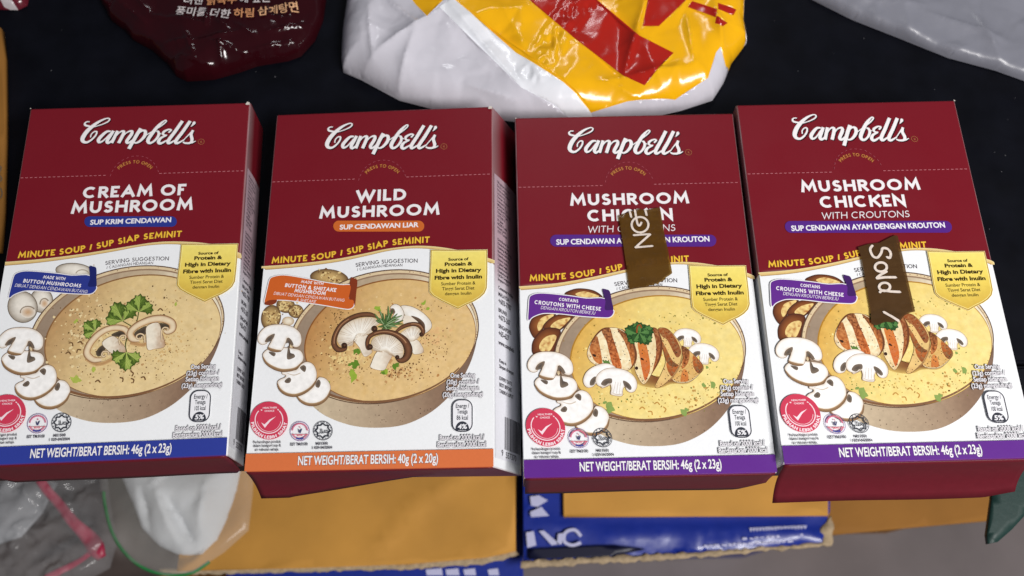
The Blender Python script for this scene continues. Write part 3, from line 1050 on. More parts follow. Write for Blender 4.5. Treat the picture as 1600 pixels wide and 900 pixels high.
def design_wild():
    pr = Press()
    w = panel(pr, 1, ZB8, [(120, 866), (300, 852), (500, 827), (650, 797), (750, 775), (850, 762), (940, 760), (1040, 770), (1150, 792), (1230, 815), (1310, 840)])
    logo(pr, (0, 0))
    tear(pr, 1, mm(1, 424.4, 284.7)[1])
    title(pr, ZB8, [('WILD', 598, 850, 466, 528), ('MUSHROOM', 415, 1018, 546, 607)], (485, 627, 942, 682), ('SUP CENDAWAN LIAR', 517, 910, 641, 665), (204, 104, 44))
    slogan(pr, 1)
    pr.part('raw_mushroom_picture', M_PICT, 'lower_panel')
    for cx, cy, rx, ry, rot in ((860, 112, 226, 106, 6), (350, 430, 110, 90, 10), (470, 500, 90, 80, 0), (178, 575, 116, 150, 12)):
        e = [(cx + rx * math.cos(t) * math.cos(R(rot)) - ry * math.sin(t) * math.sin(R(rot)), cy + rx * math.cos(t) * math.sin(R(rot)) + ry * math.sin(t) * math.cos(R(rot))) for t in [i * math.pi / 18 for i in range(36)]]
        pr.radial(ZB2.many(e), (206, 172, 112), (88, 60, 40), 2.2, center=ZB2((cx + rx * .1, cy - ry * .05)))
        rnd = random.Random(int(cx))
        pr.dots([ZB2((cx + rnd.gauss(0, rx * .35), cy + rnd.gauss(0, ry * .35))) + (rnd.uniform(.2, .75),) for _ in range(26)], (226, 200, 140), .5)
        pr.dots([ZB2((cx + rnd.gauss(0, rx * .4), cy + rnd.gauss(0, ry * .4))) + (rnd.uniform(.15, .5),) for _ in range(22)], (116, 80, 48), .5)
    pr.radial(ZB2.many(arc(380, 615, 70, 52, 0, 350, 20)), (246, 236, 214), (190, 160, 120), 2)
    bowl(pr, 1, (218, 182, 120), (172, 110, 56), (232, 200, 144))
    pr.part('garnish_picture', M_PICT, 'lower_panel')
    rnd = random.Random(8)
    pr.dots([ZB((rnd.gauss(240, 110), rnd.gauss(640, 60))) + (rnd.uniform(.3, .9),) for _ in range(70)], (232, 204, 140), .4)
    pr.dots([ZB((rnd.gauss(1060, 60), rnd.gauss(430, 50))) + (rnd.uniform(.4, 1.0),) for _ in range(34)], (226, 184, 128), .4)
    pr.dots([ZB((rnd.gauss(700, 90), rnd.gauss(780, 40))) + (rnd.uniform(.3, .8),) for _ in range(40)], (196, 150, 98), .4)
    specks(pr, ZB, 6, [(140, 250, 100, 90, 50), (60, 560, 110, 120, 60), (760, 760, 180, 60, 80), (1060, 520, 110, 110, 70), (250, 760, 160, 60, 50), (900, 130, 170, 50, 26)],
           [((112, 84, 48), .12, .42), ((120, 78, 44), .12, .4), ((110, 72, 42), .12, .42), ((116, 74, 42), .12, .36), ((136, 100, 56), .12, .4), ((128, 92, 54), .15, .4)])
    for col, pts in (((150, 176, 62), ((510, 140, 1.6), (525, 148, 1.2), (980, 92, 1.2), (1020, 150, .9), (265, 800, 1.8), (275, 840, 1.7), (260, 770, 1.2), (20, 900, 1.2), (-60, 920, 2.6), (-50, 960, 2.4), (590, 785, 1.4), (600, 770, 1.0))),
                     ((98, 136, 44), ((275, 700, 1.7), (300, 690, 1.6), (290, 730, 1.4), (235, 712, .9), (320, 570, 1.3), (290, 580, 1.0), (690, 720, 1.4), (715, 710, 1.0), (575, 790, 1.0)))):
        pr.dots([ZB(p[:2]) + (p[2],) for p in pts], col, .5, 7)
    k = ZB.k()
    pr.part('mushroom_picture', M_PICT, 'lower_panel', key='bm0')
    for g in ([(750, 120), (850, 122), (960, 178), (1045, 265), (1056, 335), (1000, 390), (975, 372), (960, 290), (880, 240), (790, 212)],):
        o = ZB.many(spline(g, closed=True, n=5))
        pr.radial(o, (250, 248, 242), (226, 214, 196), 3)
        pr.stroke(o, 4 * k, (104, 82, 62), closed=True)
    pr.poly(ZB.many(spline([(780, 215), (880, 235), (940, 290), (900, 330), (800, 310), (770, 280)], closed=True, n=4)), (238, 226, 208))
    pr.radial(ZB.many(spline([(850, 218), (930, 240), (988, 300), (985, 370), (950, 330), (920, 280)], closed=True, n=4)), (70, 54, 44), (116, 92, 74), 1.5)
    o = ZB.many(spline([(640, 140), (665, 108), (700, 100), (745, 122), (778, 180), (776, 235), (735, 285), (690, 285), (660, 240), (690, 180), (665, 150)], closed=True, n=5))
    pr.radial(o, (250, 248, 242), (224, 212, 196), 3)
    pr.stroke(o, 4 * k, (104, 82, 62), closed=True)
    pr.radial(ZB.many(arc(664, 170, 26, 30, 0, 350, 14)), (74, 60, 48), (130, 110, 92), 1.3)
    shiitake(pr, 'bm3', [(740, 405), (800, 350), (880, 326), (940, 356), (938, 420), (900, 462), (840, 474), (790, 430)], (860, 470), [(690, 388), (760, 332), (850, 302), (930, 312), (972, 365), (962, 410), (940, 412)], [16, 30, 32, 34, 32, 26, 14],
             [(838, 476), (916, 460), (976, 550), (962, 592), (880, 602), (856, 550)], [(952, 402, 20)], 26)
    shiitake(pr, 'bm1', [(112, 460), (150, 350), (250, 268), (380, 236), (480, 240), (534, 290), (486, 330), (440, 396), (330, 400), (272, 460), (262, 515), (200, 522), (150, 520)], (330, 440),
             [(205, 520), (185, 552), (120, 556), (80, 500), (92, 410), (150, 312), (240, 246), (340, 210), (440, 206), (505, 228)], [14, 30, 40, 40, 38, 38, 38, 38, 36, 18],
             [(272, 450), (312, 402), (402, 398), (432, 450), (420, 520), (464, 580), (385, 628), (335, 540)], [(182, 515, 30), (484, 348, 32)], 40)
    pr.part('rosemary_picture', M_PICT, 'lower_panel')
    rnd = random.Random(9)
    tips = [(486, 196), (530, 156), (570, 190), (622, 118), (640, 190), (668, 160), (716, 196), (762, 214), (776, 262), (770, 300), (720, 334), (520, 330), (500, 262), (540, 240), (600, 200), (690, 250), (736, 250), (560, 350), (660, 340), (610, 356)]
    for i, (x, y) in enumerate(tips):
        b = (600 + rnd.uniform(-22, 30), 318 + rnd.uniform(-20, 28))
        m = ((x + b[0]) / 2 + rnd.uniform(-14, 14), (y + b[1]) / 2 + rnd.uniform(-8, 8))
        s = spline([b, m, (x, y)], n=5)
        wd = [(5 + 19 * math.sin(math.pi * min(1, (j + 1) / len(s)))) * k for j in range(len(s))]
        pr.stroke(ZB.many(s), wd, (48, 76, 40))
        pr.stroke(ZB.many(s), [q * .55 for q in wd], ((104, 138, 80), (142, 168, 118), (84, 116, 62))[i % 3])
    shiitake(pr, 'bm2', [(452, 500), (482, 438), (580, 408), (680, 428), (764, 510), (774, 600), (742, 654), (660, 604), (600, 572), (520, 576), (470, 562)], (590, 590),
             [(450, 540), (425, 545), (414, 490), (436, 430), (505, 392), (600, 380), (700, 406), (785, 470), (826, 560), (806, 636), (752, 668), (705, 646)], [14, 28, 30, 30, 34, 38, 44, 56, 60, 52, 40, 16],
             [(510, 580), (600, 570), (668, 602), (625, 690), (584, 762), (505, 760), (446, 735), (452, 700)], [(440, 532, 30), (714, 634, 22)], 46)
    slices(pr, 1)
    ribbon(pr, ZB2, [(165, 140), (200, 105), (290, 85), (400, 90), (600, 125), (800, 165), (1000, 195), (1112, 205), (1092, 352), (1140, 372), (1152, 410), (1140, 452), (1090, 475), (1000, 465), (800, 430), (600, 400), (400, 375), (250, 368), (160, 375), (108, 398), (120, 330), (138, 250)],
           [[(1112, 122), (1160, 122), (1192, 150), (1178, 300), (1164, 440), (1140, 372), (1094, 355)], [(106, 398), (160, 372), (248, 368), (236, 408), (180, 430), (118, 428)]], (206, 98, 40), (132, 56, 30),
           [('MADE WITH', 660, 184, 265, 34, .2, .1), ('BUTTON & SHIITAKE', 640, 248, 610, 46, .22, .08), ('MUSHROOM', 634, 298, 370, 46, .22, .08), ('DIBUAT DENGAN CENDAWAN BUTANG', 622, 350, 840, 36, .12, .2), ('& SHIITAKE', 588, 394, 230, 34, .12, .2)])
    shield(pr, 1)
    stamps(pr, 1)
    energy(pr, 1, '20g', '86', '4%')
    u0, u1 = mm(1, 465.7, 725)[0], mm(1, 685, 720)[0]
    strip(pr, (216, 116, 68), 'NET WEIGHT/BERAT BERSIH: 40g (2 x 20g)', u0, u1, (96, 62, 60))
    return pr, w


def chicken_piece(pr, key, outline, base, stripes, rims, seed, rind):
    k = ZC.k()
    pr.part('chicken_picture', M_PICT, 'lower_panel', key=key)
    o = ZC.many(spline(outline, closed=True, n=5))
    b0, b1, b2 = lin(base), lin((226, 190, 128)), lin((196, 132, 66))
    cx, cy = sum(q[0] for q in o) / len(o), sum(q[1] for q in o) / len(o)
    mr = max(math.hypot(q[0] - cx, q[1] - cy) for q in o)

    def f(u, v):
        n = noise.noise(Vector((u * 1.1, v * 1.1, seed))) + .6 * noise.noise(Vector((u * 2.6, v * 2.6, seed)))
        return mixc(mixc(b0, b1, .25 + n * .7), b2, (math.hypot(u - cx, v - cy) / mr - .75) * 1.2 + n * .25)
    pr.grad(o, f, .8)
    for st, c0, c1 in stripes:
        s = ZC.many(spline(st, closed=True, n=5))
        a, b = lin(c0), lin(c1)
        ys = [q[1] for q in s]

        def g(u, v):
            t = (max(ys) - v) / (max(ys) - min(ys))
            n = noise.noise(Vector((u * 1.6, v * 1.6, seed + 3))) + .7 * noise.noise(Vector((u * 4, v * 4, seed)))
            return mixc(mixc(a, b, t + n * .9), b1, .08 + n * .35)
        pr.grad(s, g, .6)
    for r, wd, c, e in rims:
        s = spline(r, n=6)
        pr.stroke(ZC.many(s), [(.15 + math.sin(math.pi * i / (len(s) - 1))) * wd * k for i in range(len(s))], c, edge=e)
    rnd = random.Random(seed)
    pts = []
    while len(pts) < 70:
        q = (rnd.uniform(min(a[0] for a in o), max(a[0] for a in o)), rnd.uniform(min(a[1] for a in o), max(a[1] for a in o)))
        if inside(q, o):
            pts.append(q + (rnd.uniform(.08, .3),))
    pr.dots(pts, (74, 44, 28), .3, seed)
    pr.stroke(o, 3.5 * k, rind, closed=True)


def design_chicken():
    pr = Press()
    w = panel(pr, 2, ZC3, [(98, 177), (300, 160), (500, 125), (700, 80), (850, 52), (950, 40), (1050, 42), (1150, 55), (1250, 76), (1330, 98), (1400, 124)])
    logo(pr, ANCH['logo'][2])
    tear(pr, 2, mm(2, 814.5, 292.9)[1])
    title(pr, ZC4, [('MUSHROOM', 370, 990, 468, 533), ('CHICKEN', 460, 906, 551, 617)], (265, 690, 1130, 752), ('SUP CENDAWAN AYAM DENGAN KROUTON', 297, 1097, 705, 733), (84, 40, 132),
          thin=('WITH CROUTONS', 460, 917, 638, 675))
    slogan(pr, 2)
    pr.part('crouton_picture', M_PICT, 'lower_panel')
    for j, (o, cr) in enumerate((
            ([(435, 195), (520, 145), (620, 138), (730, 160), (808, 214), (790, 240), (600, 250)], [(540, 190), (620, 165), (700, 180), (780, 215), (700, 235), (600, 225)]),
            ([(78, 530), (110, 430), (180, 392), (340, 385), (300, 440), (215, 540), (170, 600), (125, 630)], [(160, 500), (200, 430), (300, 395), (320, 410), (240, 480), (190, 550), (165, 555)]),
            ([(215, 530), (260, 460), (350, 405), (480, 395), (520, 420), (400, 545), (300, 560)], [(290, 520), (350, 460), (450, 430), (490, 435), (420, 510), (360, 550)]),
            ([(105, 720), (130, 640), (200, 560), (290, 530), (390, 560), (350, 680), (300, 800), (130, 800)], [(180, 700), (230, 630), (310, 600), (350, 620), (320, 700), (270, 770), (190, 760)]))):
        q = ZC2.many(spline(o, closed=True, n=5))
        pr.radial(q, (156, 92, 46), (84, 42, 28), 1.5)
        s = ZC2.many(spline(cr, closed=True, n=5))
        a, b = lin((238, 210, 138)), lin((176, 104, 48))
        pr.grad(s, lambda u, v: mixc(a, b, .15 + 1.3 * noise.noise(Vector((u * .8, v * .8, j))) + .8 * noise.noise(Vector((u * 2, v * 2, j)))), .8)
        pr.stroke(q, .28, (70, 40, 28), closed=True)
    bowl(pr, 2, (234, 208, 124), (212, 154, 56), (242, 224, 150))
    pr.part('garnish_picture', M_PICT, 'lower_panel')
    specks(pr, ZC, 12, [(1000, 90, 120, 40, 24), (300, 880, 160, 40, 30), (1250, 700, 90, 120, 26), (200, 300, 160, 160, 20), (800, 860, 300, 40, 50), (1100, 860, 120, 60, 26)],
           [((150, 140, 70), .15, .5), ((96, 120, 48), .12, .4), ((128, 124, 60), .12, .45), ((150, 120, 50), .12, .35), ((176, 140, 70), .12, .45), ((196, 150, 78), .15, .6)])
    pr.dots([ZC((x, y)) + (r,) for x, y, r in ((270, 890, .9), (300, 930, 2.2), (330, 960, 1.6), (1280, 720, 1.4), (1200, 735, .9), (1225, 565, .9), (1010, 985, 1.6), (1030, 960, 1.1))], (136, 160, 84), .5, 4)
    for x, y, a in ((830, 960, 80), (620, 950, 0), (700, 990, 40), (760, 905, 10)):
        A = Affine(ZC, (0, 0), (x, y), 1.0, R(a))
        pr.stroke(A.many(spline([(-26, 8), (0, -12), (26, 8)], n=4)), 11 * ZC.k(), (190, 140, 66))
    button_slice(pr, ZC, 1040, 285, .64, R(6))
    button_slice(pr, ZC, 1195, 435, .72, R(8))
    DB, OB, LB = (92, 46, 24), (190, 98, 40), (214, 132, 62)
    pr.part('chicken_picture', M_PICT, 'lower_panel', key='shade')
    pr.radial(ZC.many(spline([(520, 560), (700, 640), (900, 640), (1150, 600), (1060, 715), (900, 720), (780, 760), (640, 745), (560, 700)], closed=True, n=4)), (128, 78, 44), (206, 172, 96), 2.5)
    chicken_piece(pr, 'ch4', [(985, 365), (1080, 425), (1192, 555), (1150, 635), (1060, 702), (950, 708), (900, 668), (970, 560), (1000, 470)], (216, 170, 96),
                  [([(990, 370), (1060, 410), (1050, 520), (990, 580), (1000, 470)], DB, OB), ([(1100, 450), (1190, 555), (1150, 625), (1100, 560)], OB, DB), ([(1000, 590), (1040, 600), (1050, 690), (980, 700)], LB, OB)],
                  [([(900, 672), (950, 706), (1060, 700), (1150, 632)], 14, (232, 212, 168), (190, 150, 96))], 24, (84, 46, 26))
    chicken_piece(pr, 'ch3', [(770, 208), (840, 200), (905, 250), (972, 340), (992, 430), (972, 540), (905, 655), (790, 750), (740, 742), (800, 620), (838, 500), (795, 330)], (228, 192, 122),
                  [([(770, 208), (850, 205), (930, 290), (985, 420), (940, 470), (860, 320), (800, 270)], (150, 76, 36), (128, 60, 30)), ([(850, 520), (930, 560), (965, 545), (905, 650), (860, 600)], OB, (120, 62, 30)),
                   ([(800, 330), (830, 360), (900, 500), (960, 545), (900, 560), (840, 500)], (176, 92, 36), DB)],
                  [([(992, 430), (972, 540), (905, 655), (800, 745)], 14, (222, 178, 116), (128, 78, 40))], 23, (84, 46, 26))
    chicken_piece(pr, 'ch2', [(540, 285), (600, 320), (650, 250), (710, 196), (764, 216), (794, 330), (775, 480), (722, 600), (640, 725), (575, 650), (548, 560), (560, 440)], (240, 224, 180),
                  [([(578, 335), (645, 330), (680, 450), (694, 560), (680, 630), (645, 690), (612, 560), (592, 440)], (212, 120, 48), (196, 84, 36)), ([(712, 200), (768, 220), (796, 330), (776, 480), (716, 610), (748, 450), (744, 310)], (130, 64, 34), (168, 88, 42))],
                  [([(770, 225), (800, 340), (778, 490), (700, 640)], 20, (104, 56, 32), (150, 90, 50))], 22, (96, 54, 30))
    chicken_piece(pr, 'ch1', [(105, 450), (125, 360), (180, 272), (250, 206), (325, 194), (412, 206), (480, 258), (532, 340), (556, 430), (546, 520), (510, 582), (430, 600), (250, 562), (150, 524)], (246, 236, 200),
                  [([(128, 375), (190, 275), (216, 340), (240, 470), (242, 540), (180, 512), (140, 440)], (140, 72, 36), (206, 116, 52)), ([(240, 222), (312, 196), (346, 290), (408, 480), (424, 580), (352, 562), (310, 430), (284, 320)], (96, 48, 28), (210, 104, 44)),
                   ([(385, 204), (480, 262), (538, 356), (552, 470), (528, 560), (498, 440), (446, 310)], (116, 60, 34), (200, 112, 50))],
                  [([(420, 205), (500, 270), (556, 420), (548, 520), (500, 590)], 22, (98, 58, 36), (170, 110, 66)), ([(128, 370), (180, 275), (255, 206), (330, 194)], 12, (90, 50, 30), (150, 90, 50))], 21, (110, 66, 40))
    pr.dots([ZC((170, 455)) + (.9,), ZC((620, 490)) + (.8,), ZC((568, 575)) + (.8,)], (56, 34, 24), .2)
    pr.dots([ZC((285, 525)) + (1.7,)], (92, 128, 60), .3)
    G = ((34, 66, 32), (58, 104, 50), (96, 140, 76))
    parsley(pr, ZC, 585, 262, 118, R(-62), G, 'cp1')
    parsley(pr, ZC, 600, 268, 118, R(62), G, 'cp2')
    parsley(pr, ZC, 592, 240, 100, R(158), G, 'cp3')
    pr.stroke(ZC.many(spline([(568, 245), (575, 185), (600, 170), (612, 200)], n=5)), 14 * ZC.k(), (150, 78, 36))
    button_slice(pr, ZC, 225, 650, .82, R(-24))
    button_slice(pr, ZC, 378, 700, .95, R(9))
    slices(pr, 2)
    ribbon(pr, ZC2, [(80, 235), (110, 205), (180, 190), (300, 196), (500, 218), (650, 240), (830, 244), (834, 350), (915, 357), (915, 395), (880, 426), (800, 428), (600, 415), (400, 392), (250, 385), (180, 395), (110, 425), (78, 455), (66, 440), (72, 330)],
           [[(812, 150), (850, 150), (885, 170), (905, 270), (917, 358), (830, 352), (832, 240)]], (98, 44, 140), (66, 34, 98),
           [('CONTAINS', 470, 272, 195, 34, .22, .0), ('CROUTONS WITH CHEESE', 460, 330, 670, 42, .22, .0), ('DENGAN KROUTON BERKEJU', 462, 374, 545, 34, .12, .2)])
    shield(pr, 2)
    stamps(pr, 2)
    energy(pr, 2, '23g', '100', '5%')
    u0, u1 = mm(2, 905, 735)[0], mm(2, 1127, 730)[0]
    strip(pr, (96, 42, 138), 'NET WEIGHT/BERAT BERSIH: 46g (2 x 23g)', u0, u1, (58, 30, 96))
    return pr, w


# ------------------------------------------------------------------ the cartons of soup
def loc_m(u, v, z):
    return ((u - 50) / 1000, (v - BOX_H / 2) / 1000, z / 1000)


def carton(root, wave, skew, strip_col, mat_rot):
    """rounded sleeve of card: burgundy over white, ends closed; back edge rests on the table"""
    r = 0.9
    D = BOX_D
    wl, wr = wave[0][1], wave[-1][1]
    vs, fs, cs = [], [], []
    burg, white, lav = lin(BURG), lin(WHITE), lin((178, 150, 162))
    Mw = root.matrix_basis

    def back(u, v):
        a, b = Mw @ Vector(loc_m(u, v, 0)), Mw @ Vector(loc_m(u, v, D))
        t = (.0004 - a.z) / (b.z - a.z)
        return D * t
    rows = [0, .25, .7, 7.09, 7.11, 7.51] + [7.51 + i * 8 for i in range(1, 12)]
    rows += [wl - .02, wl + .02, wr - .02, wr + .02, BOX_H - .7, BOX_H - .25, BOX_H] + [wr + 8 * i for i in range(1, 9)]
    rows = sorted(set(x for x in rows if 0 <= x <= BOX_H))
    nloop = 0
    for v in rows:
        ins = max(0, .7 - min(v, BOX_H - v)) ** 2 * 1.1
        lp = []
        for a in range(0, 91, 18):
            lp.append((r - r * math.cos(R(a)), D - r + r * math.sin(R(a)) - ins, 'l' if a < 60 else 'f'))
        for a in range(90, -1, -18):
            lp.append((100 - r + r * math.cos(R(a)), D - r + r * math.sin(R(a)) - ins, 'r' if a < 60 else 'f'))
        for t in (.66, .33, 0):
            zz = back(100, v) + (D - r - back(100, v)) * t
            bul = .8 * math.sin(math.pi * t) * math.sin(math.pi * v / BOX_H)
            lp.append((100 + skew * (1 - t) + bul, zz, 's'))
        for t in (0, .33, .66):
            zz = back(0, v) + (D - r - back(0, v)) * t
            lp.append((skew * (1 - t), zz, 'l'))
        nloop = len(lp)
        for u, z, side in lp:
            vs.append(loc_m(u, v, z))
            if side == 'f':
                t = u / 100
                c = lin(strip_col) if v < 7.1 else (white if v < wl + (wr - wl) * t else burg)
            elif side == 'l':
                c = white if v < wl else burg
            elif side == 'r':
                c = white if v < wr else burg
            else:
                c = white if v < wr else burg
            if v < .3:
                c = mixc(c, burg, .4)
            if side in 'lr' and z > D - 1.0 and c == burg:
                c = mixc(c, white, .16 + .25 * max(0, noise.noise(Vector((v * .3, u, 2)))))
            cs.append(c)
    for i in range(len(rows) - 1):
        for j in range(nloop):
            k = (j + 1) % nloop
            fs.append((i * nloop + j, i * nloop + k, (i + 1) * nloop + k, (i + 1) * nloop + j))
    for i, c in ((0, lin((96, 30, 44))), (len(rows) - 1, burg)):
        o = len(vs)
        vs += [vs[i * nloop + j] for j in range(nloop)]
        cs += [c] * nloop
        fs.append(tuple(range(o, o + nloop)) if i else tuple(reversed(range(o, o + nloop))))
    me = mesh_obj('carton', vs, fs, cs, M_PRINT, root)
    return me, back


M_FLAP = node_mat('flap_card', .42, .35, bump=.05, bscale=150, var=.05, vscale=300, attr=False, col=lin((100, 25, 36)))
M_BARE = node_mat('bare_board', .8, .2, var=.1, attr=False, col=lin((214, 206, 196)))


def end_flap(body, prof, bend, seed):
    """the loose tuck flap at the foot end: prof(t) -> (length mm, outward angle)"""
    nu, nv = 44, 8
    vs, fs = [], []
    for i in range(nu + 1):
        t = i / nu
        L, a = prof(t)
        for j in range(nv + 1):
            s = j / nv
            ang = a * (.55 + .45 * s) + bend * s * s
            wv = .35 * math.sin(t * 9 + seed) * s
            vs.append(loc_m(.6 + 98.8 * t, -.12 - L * s * math.sin(ang) + wv * .4, BOX_D - .5 - L * s * math.cos(ang)))
    for i in range(nu):
        for j in range(nv):
            q = i * (nv + 1) + j
            fs.append((q, q + 1, q + nv + 2, q + nv + 1))
    o = mesh_obj('end_flap', vs, fs, None, M_FLAP, body, smooth=True)
    m = o.modifiers.new('card', 'SOLIDIFY')
    m.thickness = .0004
    m.offset = 0
    return o


def side_print(body, skew, back, wr):
    """small print and bar code on the right-hand wall"""
    D = BOX_D

    def xf(s, v, z):
        zb = back(100, v)
        t = s / D
        zz = D - .9 - t * (D - .9 - zb)
        tt = (zz - zb) / (D - .9 - zb)
        bul = .8 * math.sin(math.pi * tt) * math.sin(math.pi * v / BOX_H)
        n = Vector((1, 0, skew / D)).normalized()
        p = loc_m(100 + skew * (1 - tt) + bul + .08, v, zz)
        return (p[0] + n.x * z, p[1], p[2] + n.z * z)
    pr = Press(xf)
    pr.part('side_label')
    a, b = lin((186, 160, 170)), lin((226, 226, 232))
    vt = 130
    nr = 40
    vs, cs, fs = [], [], []
    for i in range(nr + 1):
        v = vt - (vt - 4) * i / nr
        for s in [x * 2.35 + .6 for x in range(11)]:
            vs.append((s, v))
            cs.append(mixc(b, a, (v - wr + 14) / 16))
    for i in range(nr):
        for j in range(10):
            q = i * 11 + j
            fs.append((q, q + 11, q + 12, q + 1))
    pr.add(vs, fs, cs)
    pr.part('side_lettering')
    ink = (48, 40, 52)
    y = 126.5
    for s in ('©Registered mark', 'Soup Company', 'Soup used under', 'License by', 'Owner of mark', 'Licensed by', '(Malaysia) Sdn', 'Campbell Cheong', 'Chan 577 Sdn', '19750010', '65 Jalan', '46200 Kuala', 'Hotel Jalan', '1575 Taman'):
        pr.text(s, 1.2, ink, at=(3, y), align='l', bold=.02)
        y -= 1.85
    y -= 2
    for s in ('Distributed by', 'Diedarkan oleh', 'Dashing Marketing', 'Borneo Sdn Bhd', 'Distribution in', 'Sutera Utara', '1 Jalan Segar', 'Distributed in:', 'Diedarkan di:', 'DKSH Singapore', 'Singapore 619'):
        pr.text(s, 1.2, ink, at=(3, y), align='l', bold=.02)
        y -= 1.85
    y -= 2
    for s, h in (('Consumer Hotline', 1.5), ('MALAYSIA:', 1.7), ('+603-7787', 2.2), ('BRUNEI:', 1.7), ('+673-267', 2.2), ('SINGAPORE:', 1.7), ('+65-627', 2.2), ('www.campbells', 1.9)):
        pr.text(s, h, ink, at=(3.4, y), align='l', bold=.025, sx=.85)
        y -= h * 1.2 + 1.25
    for s, yy in (('Keep in', 44), ('Simpan di tempat', 41.6), ('EXPIRY DATE', 36.5), ('BEST BEFORE', 33.8), ('TARIKH LUPUT', 31.1)):
        pr.text(s, 1.5, ink, at=(4, yy), align='l', bold=.025, sx=.9)
    pr.part('bar_code')
    rnd = random.Random(2)
    s = 9.0
    while s < 24:
        wd = rnd.choice((.25, .25, .5, .8))
        pr.k -= 1
        pr.poly([(s, 8.5), (s + wd, 8.5), (s + wd, 22), (s, 22)], ink)
        s += wd + rnd.choice((.25, .4, .6))
    pr.k += 1
    pr.text('9', 2.4, ink, at=(6, 5.6), align='l', bold=.01)
    pr.text('557370', 2.4, ink, at=(10, 5.2), align='l', bold=.01)
    made = pr.build(body)


def worn(body, pts):
    """white nicks where the card has rubbed through at the corners"""
    rnd = random.Random(len(pts))
    pr = Press()
    pr.k = 260
    for j, (u, v, r) in enumerate(pts):
        pr.part('worn_corner', M_BARE, key=j)
        pr.poly([(u + r * rnd.uniform(.5, 1.1) * math.cos(a * .7), v + r * rnd.uniform(.5, 1.1) * math.sin(a * .7)) for a in range(9)], (226, 220, 214))
    pr.build(body)


BOXES = [
    ((-0.16752, 0.14432, 0.00039), (-0.00403, 0.02728, 0.02866), 0,
     'burgundy soup carton with cream of mushroom title and blue bottom strip', lambda t: (26 if .03 < t < .985 else 22, R(3)), R(2)),
    ((-0.05642, 0.13993, -0.00135), (0.01262, -0.05058, -0.00788), 9.5,
     'burgundy soup carton with wild mushroom title and orange bottom strip', lambda t: (25 * max(.1, 1 - t) ** .35 if t > .12 else 22 + 20 * t, R(19) * (1 - t) ** 1.1 - R(9) * t), R(2)),
    ((0.05294, 0.13514, -0.00143), (0.00362, 0.00128, 0.00325), 0,
     'burgundy mushroom chicken soup carton whose brown tape reads NOT', lambda t: (26 if t < .9 else 26 - (t - .9) * 110, R(3)), R(2)),
    ((0.15415, 0.13789, 0.00197), (-0.00678, 0.00501, 0.00618), 0,
     'burgundy mushroom chicken soup carton whose brown tape reads Sold', lambda t: (26 - 30 * max(0, t - .88), R(17)), R(9)),
]
pr_a, wave_a = design_cream()
pr_b, wave_b = design_wild()
pr_c, wave_c = design_chicken()
ROOTS = []
art_c = None
for i, (loc, rot, skew, label, prof, bend) in enumerate(BOXES):
    root = bpy.data.objects.new('soup_carton', None)
    COL.objects.link(root)
    root.location = loc
    root.rotation_euler = rot
    root.matrix_basis = Matrix.Translation(loc) @ Euler(rot).to_matrix().to_4x4()
    root.empty_display_size = .02
    tag(root, label, 'soup box', 'burgundy soup cartons in a row')
    wave = (wave_a, wave_b, wave_c, wave_c)[i]
    body, back = carton(root, wave, skew, ((48, 62, 150), (216, 116, 68), (96, 42, 138), (96, 42, 138))[i], i)
    end_flap(body, prof, bend, i * 1.7)
    if i < 2:
        side_print(body, skew, back, wave[-1][1])
    worn(body, [[(99.1, 162.2, 1.15), (.6, 162.8, .3), (99.4, 1.0, .5)], [(99.0, 162.1, 1.15), (99.4, .9, .5), (.6, .8, .3)], [(.5, 162.5, .3), (.7, 1.0, .5)], [(99.3, 162.6, .4), (.6, 1.0, .4)]][i])
    if i < 3:
        made = (pr_a, pr_b, pr_c)[i].build(root)
        if i == 2:
            art_c = made
    else:
        twin = {}
        for key in pr_c.order:
            c = art_c[key].copy()
            COL.objects.link(c)
            par = pr_c.parts[key]['parent']
            c.parent = twin[par] if par else root
            twin[key] = c
    ROOTS.append(root)


# ------------------------------------------------------------------ the two strips of brown tape
M_TAPE = node_mat('brown_tape', .24, .5, bump=.1, bscale=50, var=.12, vscale=120, attr=False, col=lin((92, 62, 18)), rvar=.06)
M_TAPE2 = node_mat('brown_tape_dark', .26, .5, bump=.1, bscale=50, var=.10, vscale=120, attr=False, col=lin((80, 56, 30)), rvar=.06)
for m_, tint in ((M_TAPE, (.62, .42, .12)), (M_TAPE2, (.5, .36, .2))):
    nt = m_.node_tree
    t_ = nt.nodes.new('ShaderNodeBsdfTransparent')
    t_.inputs[0].default_value = tint + (1,)
    mx_ = nt.nodes.new('ShaderNodeMixShader')
    mx_.inputs[0].default_value = .80
    nt.links.new(t_.outputs[0], mx_.inputs[1])
    nt.links.new(nt.nodes['Principled BSDF'].outputs[0], mx_.inputs[2])
    nt.links.new(mx_.outputs[0], nt.nodes['Material Output'].inputs['Surface'])
M_CHALK = node_mat('silver_marker', .5, .4, var=.12, vscale=900, attr=False, col=lin((222, 208, 196)))


